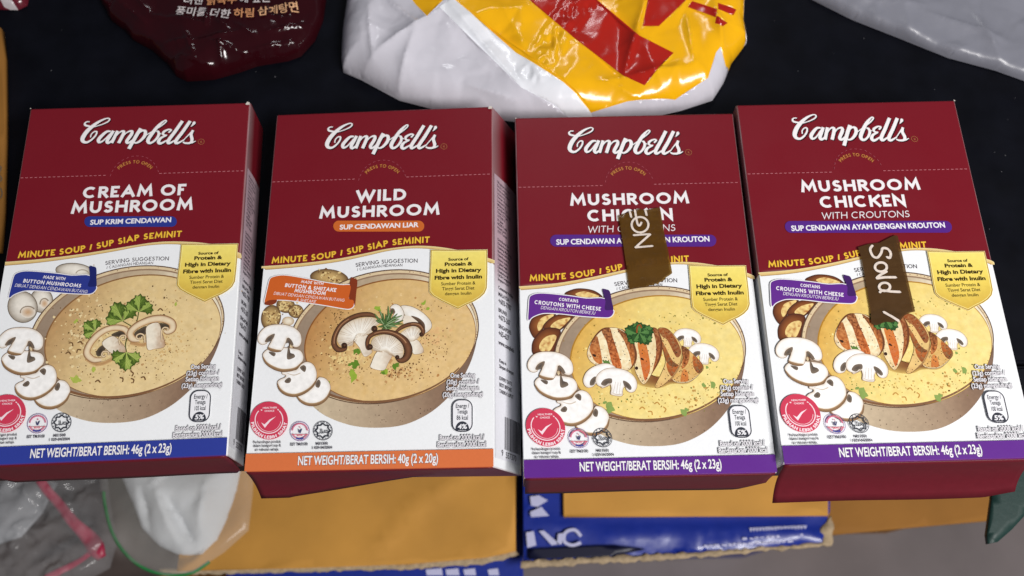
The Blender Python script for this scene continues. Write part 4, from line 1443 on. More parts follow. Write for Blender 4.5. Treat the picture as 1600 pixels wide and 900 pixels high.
def tape(box, root, x0, y0, s, outline, strokes, label, mat, w):
    Z = Digit(box, x0, y0, s)
    pts = Z.many(outline)
    xf = lambda u, v, z: root.matrix_basis @ Vector(((u - 50) / 1000, (v - BOX_H / 2) / 1000, BOX_D / 1000 + z))
    cu, cv = sum(p[0] for p in pts) / len(pts), sum(p[1] for p in pts) / len(pts)
    base = bpy.data.objects.new('tape_strip', None)
    COL.objects.link(base)
    base.matrix_basis = root.matrix_basis @ Matrix.Translation(((cu - 50) / 1000, (cv - BOX_H / 2) / 1000, BOX_D / 1000 + .0012))
    inv = base.matrix_basis.inverted()
    co = [Vector(p) for p in pts]
    n = len(co)
    rnd = random.Random(5)
    for _ in range(700):
        q = (rnd.uniform(min(p[0] for p in pts), max(p[0] for p in pts)), rnd.uniform(min(p[1] for p in pts), max(p[1] for p in pts)))
        if inside(q, pts):
            co.append(Vector(q))
    r = delaunay_2d_cdt(co, [(i, (i + 1) % n) for i in range(n)], [], 1, 1e-5)
    h = lambda u, v: .00125 + .00014 * noise.noise(Vector((u * .12, v * .7, box))) + .00005 * noise.noise(Vector((u * .2, v * 1.5, box)))
    vs = [inv @ xf(v.x, v.y, h(v.x, v.y)) for v in r[0]]
    o = mesh_obj('tape_film', vs, [tuple(f) for f in r[2]], None, mat, base, smooth=True)
    pr = Press(lambda u, v, z: inv @ xf(u, v, h(u, v) + .00016 + z))
    for j, st in enumerate(strokes):
        pr.part('handwriting', M_CHALK)
        q = Z.many(spline(st, n=7))
        pr.stroke(q, w * Z.k(), (222, 208, 196))
        pr.dots([q[0] + (w * Z.k() * .5,), q[-1] + (w * Z.k() * .5,)], (222, 208, 196), .05)
    pr.build(base)
    tag(base, label, 'tape')


tape(2, ROOTS[2], 930, 320, 6, [(216, 112), (290, 90), (330, 74), (420, 48), (470, 66), (540, 46), (586, 36), (606, 44), (640, 260), (680, 440), (718, 650), (690, 672), (660, 690), (636, 722), (600, 736), (584, 758), (560, 746), (540, 766), (510, 762), (484, 776), (440, 786), (426, 776), (400, 790), (366, 786), (344, 800), (318, 798), (300, 660), (262, 400), (236, 240)],
     [[(368, 62), (376, 110), (392, 190), (412, 208), (430, 178)], [(322, 80), (334, 130)], [(466, 66), (478, 112)], arc(416, 200, 78, 72, 250, 610, 20), [(356, 298), (512, 288)], [(512, 290), (440, 352), (374, 412)], [(372, 412), (534, 398)]],
     'brown tape strip with NOT written in silver marker, stuck on mushroom chicken carton', M_TAPE, 20)
tape(3, ROOTS[3], 1320, 360, 5.63, [(108, 158), (200, 130), (300, 118), (400, 66), (440, 50), (456, 62), (490, 200), (540, 420), (608, 722), (560, 734), (510, 760), (480, 800), (440, 806), (400, 818), (350, 812), (300, 832), (262, 846), (222, 822), (216, 700), (172, 440), (140, 260)],
     [[(232, 145), (212, 180), (236, 238), (276, 250), (306, 214), (322, 170), (366, 176), (392, 214), (384, 252), (358, 246)], arc(306, 334, 52, 40, 0, 360, 16), [(356, 372), (300, 404), (272, 432), (340, 424), (438, 424)], arc(338, 508, 48, 36, 0, 360, 16), [(296, 556), (320, 540), (390, 548), (474, 552)], [(330, 728), (400, 768), (462, 806)]],
     'brown tape strip with Sold written in silver marker, stuck on rightmost carton', M_TAPE2, 22)


# ------------------------------------------------------------------ table and ground
M_TABLE = node_mat('black_table', .5, .09, var=.3, vscale=60, attr=False, col=(.0032, .0036, .0064), rvar=.06)
M_FLOOR = node_mat('grey_floor', .75, .3, bump=.2, bscale=60, var=.14, vscale=14, attr=False, col=lin((112, 104, 104)))


def slab(name, x0, x1, y0, y1, z0, z1, mat, bev=.002, parent=None, seg=3):
    bm = bmesh.new()
    bmesh.ops.create_cube(bm, size=1)
    for v in bm.verts:
        v.co = ((x0 if v.co.x < 0 else x1), (y0 if v.co.y < 0 else y1), (z0 if v.co.z < 0 else z1))
    if bev:
        bmesh.ops.bevel(bm, geom=bm.edges[:], offset=bev, segments=seg, affect='EDGES')
    me = bpy.data.meshes.new(name)
    bm.to_mesh(me)
    bm.free()
    me.materials.append(mat)
    o = bpy.data.objects.new(name, me)
    COL.objects.link(o)
    o.parent = parent
    return o


EDGE_Y = unproj(800, 716, 0).y
SEAM_Y = unproj(1585, 569, 0).y
table = bpy.data.objects.new('black_table', None)
COL.objects.link(table)
tag(table, 'black table top the burgundy soup cartons lie on', 'table')
slab('table_top', -.9, .9, SEAM_Y + .0006, .95, -.022, 0, M_TABLE, .0012, table)
slab('table_edge', -.9, .9, EDGE_Y, SEAM_Y - .0006, -.022, -.0004, M_TABLE, .0015, table)
for sx in (-.8, .8):
    for y in (.12, .85):
        slab('leg', sx - .02, sx + .02, y - .02, y + .02, -.40, -.022, M_TABLE, .002, table)
fl = slab('floor', -3, 3, -2, 3.5, -.42, -.40, M_FLOOR, 0)
struct(fl)
rnd = random.Random(31)
vs, fs = [], []
for px, py in ((1303, 83), (1247, 111), (1575, 187), (1586, 153), (1554, 238), (1571, 243), (1565, 268), (1546, 358), (97, 47), (430, 120), (400, 112), (1210, 33), (1460, 140), (1350, 60), (80, 110)):
    p = unproj(px, py, .0003)
    o = len(vs)
    l = rnd.uniform(.0002, .0005)
    a = rnd.uniform(0, 3)
    vs += [(p.x + l * math.cos(a + q) * (1 if i % 2 else .5), p.y + l * math.sin(a + q) * (1 if i % 2 else .5), p.z) for i, q in enumerate((0, 1.5, 3.1, 4.7))]
    fs.append((o, o + 1, o + 2, o + 3))
d = mesh_obj('dust', vs, fs, None, node_mat('dust_fleck', .9, .1, attr=False, col=(.13, .13, .14)))
d['kind'] = 'stuff'


# ------------------------------------------------------------------ crumpled bags on the table
class Facets:
    """creases of stiff film: heights on scattered knots, flat facets between them"""

    def __init__(self, seed, box, sp, amp):
        rnd = random.Random(seed)
        x0, y0, x1, y1 = box
        co = []
        y = y0 - sp
        while y < y1 + 2 * sp:
            x = x0 - sp
            while x < x1 + 2 * sp:
                co.append(Vector((x + rnd.uniform(-.48, .48) * sp, y + rnd.uniform(-.48, .48) * sp)))
                x += sp
            y += sp
        r = delaunay_2d_cdt(co, [], [], 0, 1e-9)
        P = r[0]
        Z = [rnd.uniform(-1, 1) * amp for _ in P]
        self.sp, self.b = sp, {}
        for f in r[2]:
            a, b, c = (P[i] for i in f)
            t = (a, b, c) + tuple(Z[i] for i in f)
            for gx in range(int(min(a.x, b.x, c.x) // sp), int(max(a.x, b.x, c.x) // sp) + 1):
                for gy in range(int(min(a.y, b.y, c.y) // sp), int(max(a.y, b.y, c.y) // sp) + 1):
                    self.b.setdefault((gx, gy), []).append(t)

    def __call__(self, x, y):
        for a, b, c, za, zb, zc in self.b.get((int(x // self.sp), int(y // self.sp)), ()):
            d = (b.y - c.y) * (a.x - c.x) + (c.x - b.x) * (a.y - c.y)
            if abs(d) < 1e-14:
                continue
            u = ((b.y - c.y) * (x - c.x) + (c.x - b.x) * (y - c.y)) / d
            v = ((c.y - a.y) * (x - c.x) + (a.x - c.x) * (y - c.y)) / d
            if u > -1e-6 and v > -1e-6 and u + v < 1 + 1e-6:
                return u * za + v * zb + (1 - u - v) * zc
        return 0


def bag(name, outline, regions, base_col, H, rad, sp, seed, mat, csc, camp, creases=(), parent=None, z0=.0006, zone=None, fine=1.0):
    """a filled plastic pouch lying on a surface: plan outline, printed regions, swollen and creased"""
    ol = [Vector(p[:2]) for p in outline]
    olt = [tuple(p) for p in ol]
    co = list(ol)
    ed = [(i, (i + 1) % len(ol)) for i in range(len(ol))]
    for poly, c in regions:
        o = len(co)
        co += [Vector(p[:2]) for p in poly]
        ed += [(o + i, o + (i + 1) % len(poly)) for i in range(len(poly))]
    xs, ys = [p[0] for p in olt], [p[1] for p in olt]
    rnd = random.Random(seed)
    y = min(ys)
    while y < max(ys):
        x = min(xs)
        while x < max(xs):
            q = (x + rnd.uniform(-.35, .35) * sp, y + rnd.uniform(-.35, .35) * sp)
            if inside(q, olt):
                co.append(Vector(q))
            x += sp
        y += sp
    r = delaunay_2d_cdt(co, ed, [], 0, 1e-7)
    bx_ = (min(xs), min(ys), max(xs), max(ys))
    fa, fb_, fc_ = Facets(seed, bx_, csc, camp), Facets(seed + 1, bx_, csc * .42, camp * .38 * fine), Facets(seed + 2, bx_, csc * .2, camp * .14 * fine ** 2)
    P, F = r[0], [f for f in r[2] if inside((sum(r[0][i].x for i in f) / 3, sum(r[0][i].y for i in f) / 3), olt)]

    def hgt(p):
        dm = min(seg_d(p, ol[i], ol[(i + 1) % len(ol)])[0] for i in range(len(ol)))
        t = min(1, dm / rad)
        b = math.sqrt(max(0, 1 - (1 - t) ** 2))
        px_, py_ = p.x + .004 * noise.noise(Vector((p.x * 60, p.y * 60, seed))), p.y + .004 * noise.noise(Vector((p.x * 60, p.y * 60, seed + 7)))
        h = H * b + (fa(px_, py_) + fb_(px_, py_) + fc_(p.x, p.y)) * (.15 + .85 * b)
        for a, c, amp, wd in creases:
            d_, t_ = seg_d(p, a, c)
            h += amp * math.exp(-d_ / wd) * math.sin(math.pi * min(1, max(0, t_ * .8 + .1)))
        if zone:
            d_, t_ = seg_d(p, zone[0], zone[1])
            if d_ < zone[2]:
                h += .0013 * (1 - abs(noise.noise(Vector((p.x * 260, p.y * 120, seed))) * 2)) * (1 - d_ / zone[2]) ** .5
        return max(h, 0) + z0
    polys = [([(p[0], p[1]) for p in poly], lin(c)) for poly, c in regions]
    bc = lin(base_col)
    # a colour of its own per face, so printed borders stay crisp
    vs, fs, cs, idx = [], [], [], {}
    hc = {}
    for f in F:
        cx, cy = sum(P[i].x for i in f) / 3, sum(P[i].y for i in f) / 3
        c, ci = bc, -1
        for j, (poly, pc) in enumerate(polys):
            if inside((cx, cy), poly):
                c, ci = pc, j
        t = []
        for i in f:
            k = (i, ci)
            if k not in idx:
                if i not in hc:
                    hc[i] = hgt(P[i])
                idx[k] = len(vs)
                vs.append((P[i].x, P[i].y, hc[i]))
                cs.append(c)
            t.append(idx[k])
        fs.append(tuple(t))
    o = mesh_obj(name, vs, fs, cs, mat, parent, smooth=True)
    return o, hgt


M_BAG = node_mat('printed_film', .17, .5, bump=.06, bscale=220, var=.05, vscale=60)
M_MATT = node_mat('matt_film', .32, .5, bump=.12, bscale=120, var=.07, vscale=50)
M_DARK = node_mat('dark_film', .13, .38, bump=.05, bscale=260, var=.1, vscale=60)


def up(x, y, z=0.0):
    p = unproj(x, y, z)
    return (p.x, p.y)


def zy(x, y, z=.0):  # sheet measured at 2.286 marks per picture unit
    return up(500 + x / 2.286, y / 2.286, z)


yb = bpy.data.objects.new('snack_bag', None)
COL.objects.link(yb)
tag(yb, 'crumpled yellow plastic bag with red stripes and white back, behind the cartons', 'bag')
ho = .012
OUT = [zy(110, -420), zy(100, 0), zy(84, 120), (zy(78, 225)), zy(84, 262), zy(150, 292), zy(285, 364), zy(400, 392), zy(560, 420), zy(700, 440), zy(900, 448), zy(1060, 440), zy(1180, 424), zy(1290, 398), zy(1400, 362), zy(1440, 300), zy(1468, 230), zy(1522, 158), zy(1508, 90), zy(1514, 0), zy(1530, -420)]
YEL, RED = (240, 178, 18), (172, 34, 24)
REG = [
    ([zy(430, 60, ho), zy(475, 22, ho), zy(975, 425, .004), zy(880, 425, .004), zy(720, 330, ho)], (236, 238, 244)),
    ([zy(475, 25, ho), zy(700, 205, ho), zy(965, 418, .004), zy(1090, 392, .004), zy(1270, 352, .010), zy(1385, 282, .012), zy(1412, 196, .012), zy(1428, 176, .012), zy(1450, 236, .008), zy(1475, 226, .006), zy(1518, 158, .002), zy(1504, 90, .002), zy(1508, 0, .002), zy(1520, -330, .004), zy(560, -330, ho)], YEL),
    ([zy(320, 4, ho), zy(345, 40, ho), zy(388, 96, ho), zy(472, 4, ho), zy(560, -330, ho), zy(300, -330, ho)], YEL),
    ([zy(700, -20, ho), zy(900, 150, ho), zy(1078, 286, ho), zy(1156, 320, ho), zy(1258, 208, ho), zy(1136, 152, ho), zy(960, -10, ho), zy(760, -250, ho), zy(520, -250, ho)], RED),
    ([zy(1146, 122, ho), zy(1205, 116, ho), zy(1330, -10, ho), zy(1480, -250, ho), zy(1250, -250, ho), zy(1170, 0, ho)], RED),
    ([zy(1310, 40, ho), zy(1325, 18, ho), zy(1412, 54, ho), zy(1406, 84, ho)], RED),
    ([zy(1416, 26, ho), zy(1486, 38, ho), zy(1474, 62, ho), zy(1416, 52, ho)], RED),
    ([zy(1408, 80, ho), zy(1452, 94, ho), zy(1432, 114, ho), zy(1404, 104, ho)], RED)]
V2 = lambda p: Vector(p)
bag('bag_film', OUT, REG, (206, 204, 213), .016, .016, .0010, 7, M_BAG, .022, .0024,
    [(V2(zy(440, 60, ho)), V2(zy(150, 285, .004)), .003, .004), (V2(zy(350, 130, ho)), V2(zy(285, 350, .002)), .0022, .003), (V2(zy(460, 40, ho)), V2(zy(720, 330, ho)), .003, .0035), (V2(zy(1160, 10, ho)), V2(zy(1080, 285, ho)), .0022, .0022),
     (V2(zy(1400, 20, ho)), V2(zy(1430, 210, .006)), .003, .003), (V2(zy(1000, 330, .006)), V2(zy(1300, 280, .006)), .0018, .003), (V2(zy(640, 20, ho)), V2(zy(760, 240, ho)), .0012, .004), (V2(zy(180, 40, ho)), V2(zy(200, 250, .006)), .0020, .002), (V2(zy(250, 20, ho)), V2(zy(350, 120, ho)), .0022, .0016), (V2(zy(520, 330, .006)), V2(zy(700, 400, .003)), .0015, .0015), (V2(zy(1010, 330, .006)), V2(zy(1130, 385, .004)), .0016, .0015), (V2(zy(1300, 60, ho)), V2(zy(1330, 250, .01)), .0018, .0016)],
    parent=yb, zone=(V2(zy(760, 270, ho)), V2(zy(930, 10, ho)), .008), fine=.62)

# dark Korean packet
kb = bpy.data.objects.new('noodle_packet', None)
COL.objects.link(kb)
tag(kb, 'glossy dark maroon packet with Korean writing in white and orange', 'packet')
zk = lambda x, y, z=0.0: up(x / 2.857, y / 2.857, z)
OUT = [zk(420, -420), zk(448, 0), zk(500, 96), zk(560, 140), zk(596, 182), zk(680, 228), zk(750, 290), zk(790, 345), zk(840, 368), zk(960, 360), zk(1080, 325), zk(1150, 300), zk(1290, 276), zk(1345, 256), zk(1408, 186), zk(1444, 96), zk(1458, 0), zk(1490, -420)]
o, hk = bag('packet_film', OUT, [], (44, 8, 14), .011, .016, .0009, 12, M_DARK, .017, .0016,
            [(V2(zk(755, 245)), V2(zk(920, 242)), .0026, .0010), (V2(zk(930, 242)), V2(zk(1110, 282)), .0026, .0010), (V2(zk(1110, 282)), V2(zk(1330, 228)), .0022, .0010), (V2(zk(800, 140)), V2(zk(960, 180)), .0024, .0010),
             (V2(zk(960, 120)), V2(zk(955, 180)), .0022, .0009), (V2(zk(930, 245)), V2(zk(1110, 205)), .002, .0009), (V2(zk(640, 180)), V2(zk(760, 240)), .002, .002)] + [(V2(zk(a, b)), V2(zk(c, d)), .0020, .0009) for a, b, c, d in
             ((560, 60, 680, 150), (620, 20, 700, 110), (800, 300, 960, 330), (1000, 150, 1060, 200), (1180, 120, 1340, 150), (1220, 200, 1400, 150), (1080, 170, 1180, 230), (680, 120, 800, 150), (860, 200, 900, 300), (1020, 240, 1010, 330))], parent=kb, fine=.5)


def drape_text(name, runs, parent, hgt):
    vs, fs, cs = [], [], []
    for s, path, size, col, width in runs:
        P = Path(path)
        x = 0
        gl = []
        for ch in s:
            if ch == ' ':
                x += .32
                continue
            g = font_glyph(ch, .012)
            gl.append((g, x))
            x += g[3]
        sx = P.l[-1] / (x * size)
        for g, gx in gl:
            org, d = P.at((gx + g[3] / 2) * size * sx)
            nr = Vector((-d.y, d.x))
            o = len(vs)
            for (a, b) in g[0]:
                q = org + d * ((a - g[3] / 2) * size * sx) + nr * (b * size)
                vs.append((q.x, q.y, hgt(q) + .0011))
                cs.append(lin(col))
            fs += [tuple(i + o for i in f) for f in g[1]]
    return mesh_obj(name, vs, fs, cs, M_PRINT, parent)


hz = .012
drape_text('packet_lettering', [
    ('풍미를 더한', [zk(785, 74, hz), zk(900, 80, hz), zk(1030, 88, hz)], .0042, (214, 206, 206), None),
    ('하림', [zk(1044, 82, hz), zk(1140, 76, hz)], .0042, (214, 150, 104), None),
    ('삼계탕면', [zk(1152, 70, hz), zk(1250, 58, hz), zk(1336, 44, hz)], .0042, (222, 172, 130), None),
    ('려낸', [zk(820, 22, hz), zk(908, 24, hz)], .0042, (214, 206, 206), None),
    ('닭육수', [zk(922, 26, hz), zk(1060, 16, hz)], .0042, (214, 150, 104), None),
    ('에 깊은', [zk(1068, 14, hz), zk(1210, 4, hz)], .0042, (214, 206, 206), None)], kb, hk)

# silver bag, corner packet
sb, _ = bag('mailer_bag', [up(1215, -60), up(1266, 0), up(1330, 32), up(1400, 60), up(1480, 92), up(1553, 112), up(1600, 128), up(1720, 165), up(1760, -160), up(1230, -160)], [], (128, 129, 139), .006, .004, .0012, 17, M_MATT, .020, .0021,
           [(V2(up(1290, 6)), V2(up(1440, 24)), .002, .003), (V2(up(1430, 30)), V2(up(1570, 80)), .0025, .004), (V2(up(1500, 10)), V2(up(1555, 108)), .002, .003)], fine=.55)
tag(sb, 'grey white plastic mailer bag at the top right behind the cartons', 'bag')
cp, _ = bag('sauce_packet', [up(-90, -90), up(-90, 10), up(-20, 16), up(30, 17), up(44, 10), up(46, 0), up(40, -90)], [([up(2, 0, .004), up(20, 2, .004), up(24, 11, .004), up(4, 8, .004)], (196, 188, 190))], (96, 28, 40), .006, .008, .0016, 19, M_BAG, .012, .0008)
tag(cp, 'small dark red packet with a white patch at the top left', 'packet')

# ------------------------------------------------------------------ cardboard around and below the table
M_KRAFT = node_mat('brown_cardboard', .72, .25, bump=.3, bscale=60, var=.17, vscale=13, attr=False, col=lin((194, 141, 64)))
M_KRAFT_D = node_mat('brown_cardboard_aged', .75, .2, bump=.3, bscale=60, var=.15, vscale=14, attr=False, col=lin((146, 100, 44)))
M_RAW = node_mat('torn_board', .9, .1, bump=.6, bscale=500, var=.2, vscale=300, attr=False, col=lin((170, 150, 122)))
M_BLUE = node_mat('blue_print', .34, .5, bump=.15, bscale=160, var=.06, vscale=90, attr=False, col=lin((26, 46, 140)), coat=.2)
M_GREEN = node_mat('dark_green_sheet', .5, .4, bump=.1, var=.08, attr=False, col=lin((28, 54, 50)))


def sheet(name, pts, z, mat, parent=None, thick=.003, seed=0, amp=.0, ragged=0, creases=(), sp=.006):
    """card panel: plan outline at height z with thickness; ragged edges and creases are modelled"""
    rnd = random.Random(seed)
    pts = [Vector(p[:2]) for p in pts]
    if ragged:
        q = []
        for i in range(len(pts)):
            a, b = pts[i], pts[(i + 1) % len(pts)]
            n = max(1, int((b - a).length / .0025))
            nr = Vector((-(b - a).y, (b - a).x)).normalized()
            for k in range(n):
                q.append(a.lerp(b, k / n) + nr * rnd.uniform(-ragged, ragged))
        pts = q
    t = [tuple(p) for p in pts]
    co = list(pts)
    n = len(pts)
    y = min(p[1] for p in t)
    while y < max(p[1] for p in t):
        x = min(p[0] for p in t)
        while x < max(p[0] for p in t):
            c = (x + rnd.uniform(-.3, .3) * sp, y + rnd.uniform(-.3, .3) * sp)
            if inside(c, t):
                co.append(Vector(c))
            x += sp
        y += sp
    r = delaunay_2d_cdt(co, [(i, (i + 1) % n) for i in range(n)], [], 1, 1e-7)

    def h(p):
        v = amp * noise.noise(Vector((p.x * 14, p.y * 14, seed)))
        for a, b, am, wd in creases:
            v += am * math.exp(-(seg_d(p, Vector(a), Vector(b))[0] / wd) ** 1.3)
        return v
    o = mesh_obj(name, [(v.x, v.y, z + h(v)) for v in r[0]], [tuple(f) for f in r[2]], None, mat, parent, smooth=True)
    m = o.modifiers.new('board', 'SOLIDIFY')
    m.thickness, m.offset = thick, -1
    return o


ZL_ = -.20
lc = bpy.data.objects.new('cardboard_box', None)
COL.objects.link(lc)
tag(lc, 'open brown cardboard box with blue printed rim, below the wild mushroom carton', 'box')
g = lambda x, y, z=ZL_: up(x, y, z)
sheet('box_flap', [g(330, 560), g(803, 560), g(805, 700), g(806, 862), g(760, 872), g(640, 882), g(480, 888), g(280, 893)], ZL_ + .004, M_KRAFT, lc, .003, 3, .0016, 0,
      [(g(590, 860), g(650, 790), .0022, .004), (g(650, 790), g(740, 730), .0022, .004), (g(730, 862), g(800, 838), .0016, .003)])
sheet('torn_edge', [g(250, 888), g(640, 880), g(806, 860), g(811, 868), g(760, 882), g(640, 890), g(250, 899)], ZL_ + .003, M_RAW, lc, .003, 4, .0006, .0006)
p0, p1 = unproj(352, 905, ZL_ - .004), unproj(818, 905, ZL_ - .004)
body = slab('box_body', p0.x, p1.x, p0.y - .02, p0.y + .22, -.399, ZL_ - .004, M_BLUE, .002, lc)
M_LILAC = node_mat('pale_print', .4, .4, attr=False, col=lin((190, 190, 222)))


def flat_poly(name, pts, z, mat, parent):
    return mesh_obj(name, [(p[0], p[1], z) for p in pts], [tuple(range(len(pts)))], None, mat, parent)


for k, (x0, x1) in enumerate(((665, 690), (696, 716), (724, 742), (762, 778))):
    flat_poly('printed_mark', [g(x0, 890, ZL_ - .0034), g(x1, 888, ZL_ - .0034), g(x1 + 2, 899, ZL_ - .0034), g(x0 + 2, 899, ZL_ - .0034)], ZL_ - .0034, M_LILAC, body)

rc = bpy.data.objects.new('cardboard_box', None)
COL.objects.link(rc)
tag(rc, 'blue printed cardboard box with torn edge and white letters, below the NOT carton', 'box')
ZR = -.19
g2 = lambda x, y, z=ZR: up(x, y, z)
fl = sheet('printed_flap', [g2(817, 640), g2(890, 640), g2(1300, 640), g2(1296, 800), g2(1284, 830), g2(1290, 850), g2(1100, 862), g2(960, 870), g2(818, 879)], ZR, M_BLUE, rc, .003, 8, .0012, 0,
           [(g2(950, 838), g2(1240, 828), .0026, .004), (g2(1080, 856), g2(1280, 838), .0028, .003), (g2(850, 818), g2(930, 832), .0012, .003)], .004)
sheet('brown_panel', [g2(880, 640, ZR + .004), g2(1294, 640, ZR + .004), g2(1294, 806, ZR + .004), g2(881, 808, ZR + .004)], ZR + .004, M_KRAFT, rc, .002, 9, .0005)
sheet('torn_edge', [g2(814, 877), g2(1100, 862), g2(1284, 848), g2(1280, 826), g2(1297, 806), g2(1301, 826), g2(1298, 853), g2(1100, 870), g2(960, 879), g2(812, 888)], ZR + .0015, M_RAW, rc, .003, 10, .0008, .0009)
sheet('shadow_band', [g2(826, 858, ZR + .0044), g2(960, 852, ZR + .0044), g2(1010, 858, ZR + .0044), g2(960, 868, ZR + .0044), g2(826, 874, ZR + .0044)], ZR + .0026, node_mat('dark_navy_shadow', .4, .4, attr=False, col=lin((14, 16, 44))), fl, .0006, 11)  # dark strip laid on the flap as painted shadow at the print's foot
for pts in (([(828, 776), (842, 774), (856, 782), (840, 792), (830, 790)]), ([(828, 800), (846, 792), (858, 806), (830, 808)]), ([(822, 832), (834, 830), (838, 852), (824, 856)]), ([(842, 830), (850, 829), (874, 850), (862, 852)]), ([(872, 834), (880, 833), (878, 850), (870, 851)])):
    flat_poly('printed_mark', [g2(x, y, ZR + .003) for x, y in pts], ZR + .003, M_LILAC, fl)
st = Press(lambda x, y, z: Vector(unproj(x, y, ZR + .003)) + Vector((0, 0, z)))
st.part('printed_letter', M_LILAC)
st.stroke(spline([(908, 838), (898, 828), (884, 832), (882, 846), (894, 852), (908, 848)], n=5), 5, (190, 190, 222))
rnd = random.Random(3)
for row, (xa, xb, ya, yb_) in enumerate(((1172, 1256, 827, 823),)):
    st.part('print_glare_line', M_LILAC, key='pl%d' % row)  # pale rows: line text, with the flap's white glare painted in
    x = xa
    while x < xb:
        t = (x - xa) / (xb - xa)
        y = ya + (yb_ - ya) * t
        wv = rnd.uniform(2, 4)
        st.k -= 1
        st.stroke(spline([(x, y - 2.5), (x + wv * .5, y + 2.5), (x + wv, y - 2)], n=3), 1.6, (190, 190, 222))
        x += wv + 2.0
for row, (xa, xb, ya, yb_) in enumerate(((1100, 1240, 853, 846), (1160, 1250, 842, 836))):
    st.part('print_glare_line', M_LILAC, key='pm%d' % row)
    st.k += 2
    x = xa
    while x < xb:
        t = (x - xa) / (xb - xa)
        wv = rnd.uniform(3, 9)
        st.k -= 1
        st.stroke([(x, ya + (yb_ - ya) * t), (x + wv, ya + (yb_ - ya) * t + rnd.uniform(-1, 1))], rnd.uniform(1.5, 4), (190, 190, 222))
        x += wv + rnd.uniform(1, 4)
st.build(fl)
pa, pb = unproj(822, 876, ZR - .02), unproj(1284, 850, ZR - .02)
slab('box_body', pa.x + .002, pb.x - .004, pb.y + .004, pb.y + .2, -.399, ZR - .008, M_BLUE, .002, rc)

tc = bpy.data.objects.new('cardboard_box', None)
COL.objects.link(tc)
tag(tc, 'plain brown cardboard box under the rightmost carton, beside the dark green sheet', 'box')
ZT = -.215
pa, pb, pc = unproj(1270, 700, ZT), unproj(1562, 812, ZT), unproj(1300, 836, ZT)
M_KR = M_KRAFT_D
bod = slab('box_body', pa.x, pb.x, (pb.y + pc.y) / 2 + .012, pb.y + .2, -.399, ZT - .006, M_KR, .002, tc)
sheet('box_flap', [up(1262, 620, ZT), up(1566, 620, ZT), up(1566, 812, ZT), up(1440, 823, ZT), up(1300, 836, ZT), up(1262, 838, ZT)], ZT, M_KR, tc, .004, 14, .0008)

ZG = -.07
gs = sheet('green_sheet', [up(1556, 690, ZG), up(1640, 690, ZG), up(1640, 760, ZG), up(1608, 798, ZG), up(1580, 828, ZG), up(1558, 847, ZG), up(1544, 850, ZG), up(1542, 836, ZG), up(1550, 780, ZG)], ZG, M_GREEN, None, .003, 20, .001)
tag(gs, 'dark green pointed card sticking out under the rightmost carton', 'card')

# carton standing left of the cartons, only its edge in view
sc_ = bpy.data.objects.new('cardboard_piece', None)
COL.objects.link(sc_)
tag(sc_, 'flat piece of brown cardboard on the table at the left edge', 'cardboard')
bx = sheet('board', [up(-160, 30, .004), up(2, 44, .004), up(7, 90, .004), up(8, 220, .004), up(6, 330, .004), up(-1, 392, .004), up(-160, 400, .004)], .0045, M_KRAFT_D, sc_, .004, 23, .0004)
M_DIM = node_mat('faded_print', .7, .2, attr=False, col=lin((104, 92, 78)))
mk = Press(lambda x, y, z: Vector(unproj(x, y, .0052)) + Vector((0, 0, z)))
for j, stt in enumerate(([(-4, 258), (2, 262), (-1, 272), (3, 280), (-3, 286)], [(-4, 292), (2, 296), (3, 306), (-3, 312)])):
    mk.part('printed_mark', M_DIM, key='k%d' % j)
    mk.stroke(spline(stt, n=5), 1.7, (150, 150, 156))
mk.build(bx)

# ------------------------------------------------------------------ plastic bags at the lower left
def film_mat(name, col, alpha, rough):
    m = node_mat(name, rough, .6, bump=.3, bscale=90, var=.05, attr=False, col=col)
    nt = m.node_tree
    b = nt.nodes['Principled BSDF']
    t = nt.nodes.new('ShaderNodeBsdfTransparent')
    mx = nt.nodes.new('ShaderNodeMixShader')
    mx.inputs[0].default_value = alpha
    nt.links.new(t.outputs[0], mx.inputs[1])
    nt.links.new(b.outputs[0], mx.inputs[2])
    nt.links.new(mx.outputs[0], nt.nodes['Material Output'].inputs['Surface'])
    return m


M_CLEAR = film_mat('clear_film', (.6, .6, .62), .18, .10)
M_ZIP = film_mat('zip_film', (.62, .60, .56), .22, .2)
M_WHITE = node_mat('white_cloth', .8, .2, bump=.1, bscale=100, var=.03, attr=False, col=lin((214, 218, 222)))
M_REDP = node_mat('red_plastic', .4, .5, var=.12, vscale=60, attr=False, col=lin((165, 28, 66)))
M_ZIPG = node_mat('green_seal', .4, .5, attr=False, col=lin((38, 128, 66)))
M_PARCEL = node_mat('grey_parcel', .7, .3, bump=.5, bscale=50, var=.25, vscale=25, attr=False, col=lin((112, 100, 98)))
ZP = -.24
zz = lambda x, y, z=ZP: up(x / 3.721, 700 + y / 3.721, z)
parcel, _ = bag('grey_parcel', [zz(-300, 100), zz(-300, 800), zz(300, 800), zz(700, 760), zz(1000, 700), zz(1180, 640), zz(1200, 100)], [([zz(-200, 100, ZP + .03), zz(170, 150, ZP + .03), zz(130, 350, ZP + .03), zz(20, 500, ZP + .03), zz(-200, 560, ZP + .03)], (178, 180, 184))], (76, 66, 62), .035, .05, .0035, 33, node_mat('parcel_film', .55, .4, bump=.4, bscale=60, var=.2, vscale=25), .035, .007, z0=ZP - .03)
tag(parcel, 'grey parcel seen through the clear plastic bag at lower left', 'parcel')
sup = slab('storage_box', zz(-320, 0)[0], zz(1150, 0)[0], zz(0, 760)[1], zz(0, 760)[1] + .2, -.399, ZP - .034, M_KRAFT_D, .003)
tag(sup, 'brown box under the plastic bags at the lower left', 'box')
cb = bpy.data.objects.new('plastic_bag', None)
COL.objects.link(cb)
tag(cb, 'clear crumpled plastic bag with a red strip, below the cream of mushroom carton', 'bag')
ZQ = ZP + .03
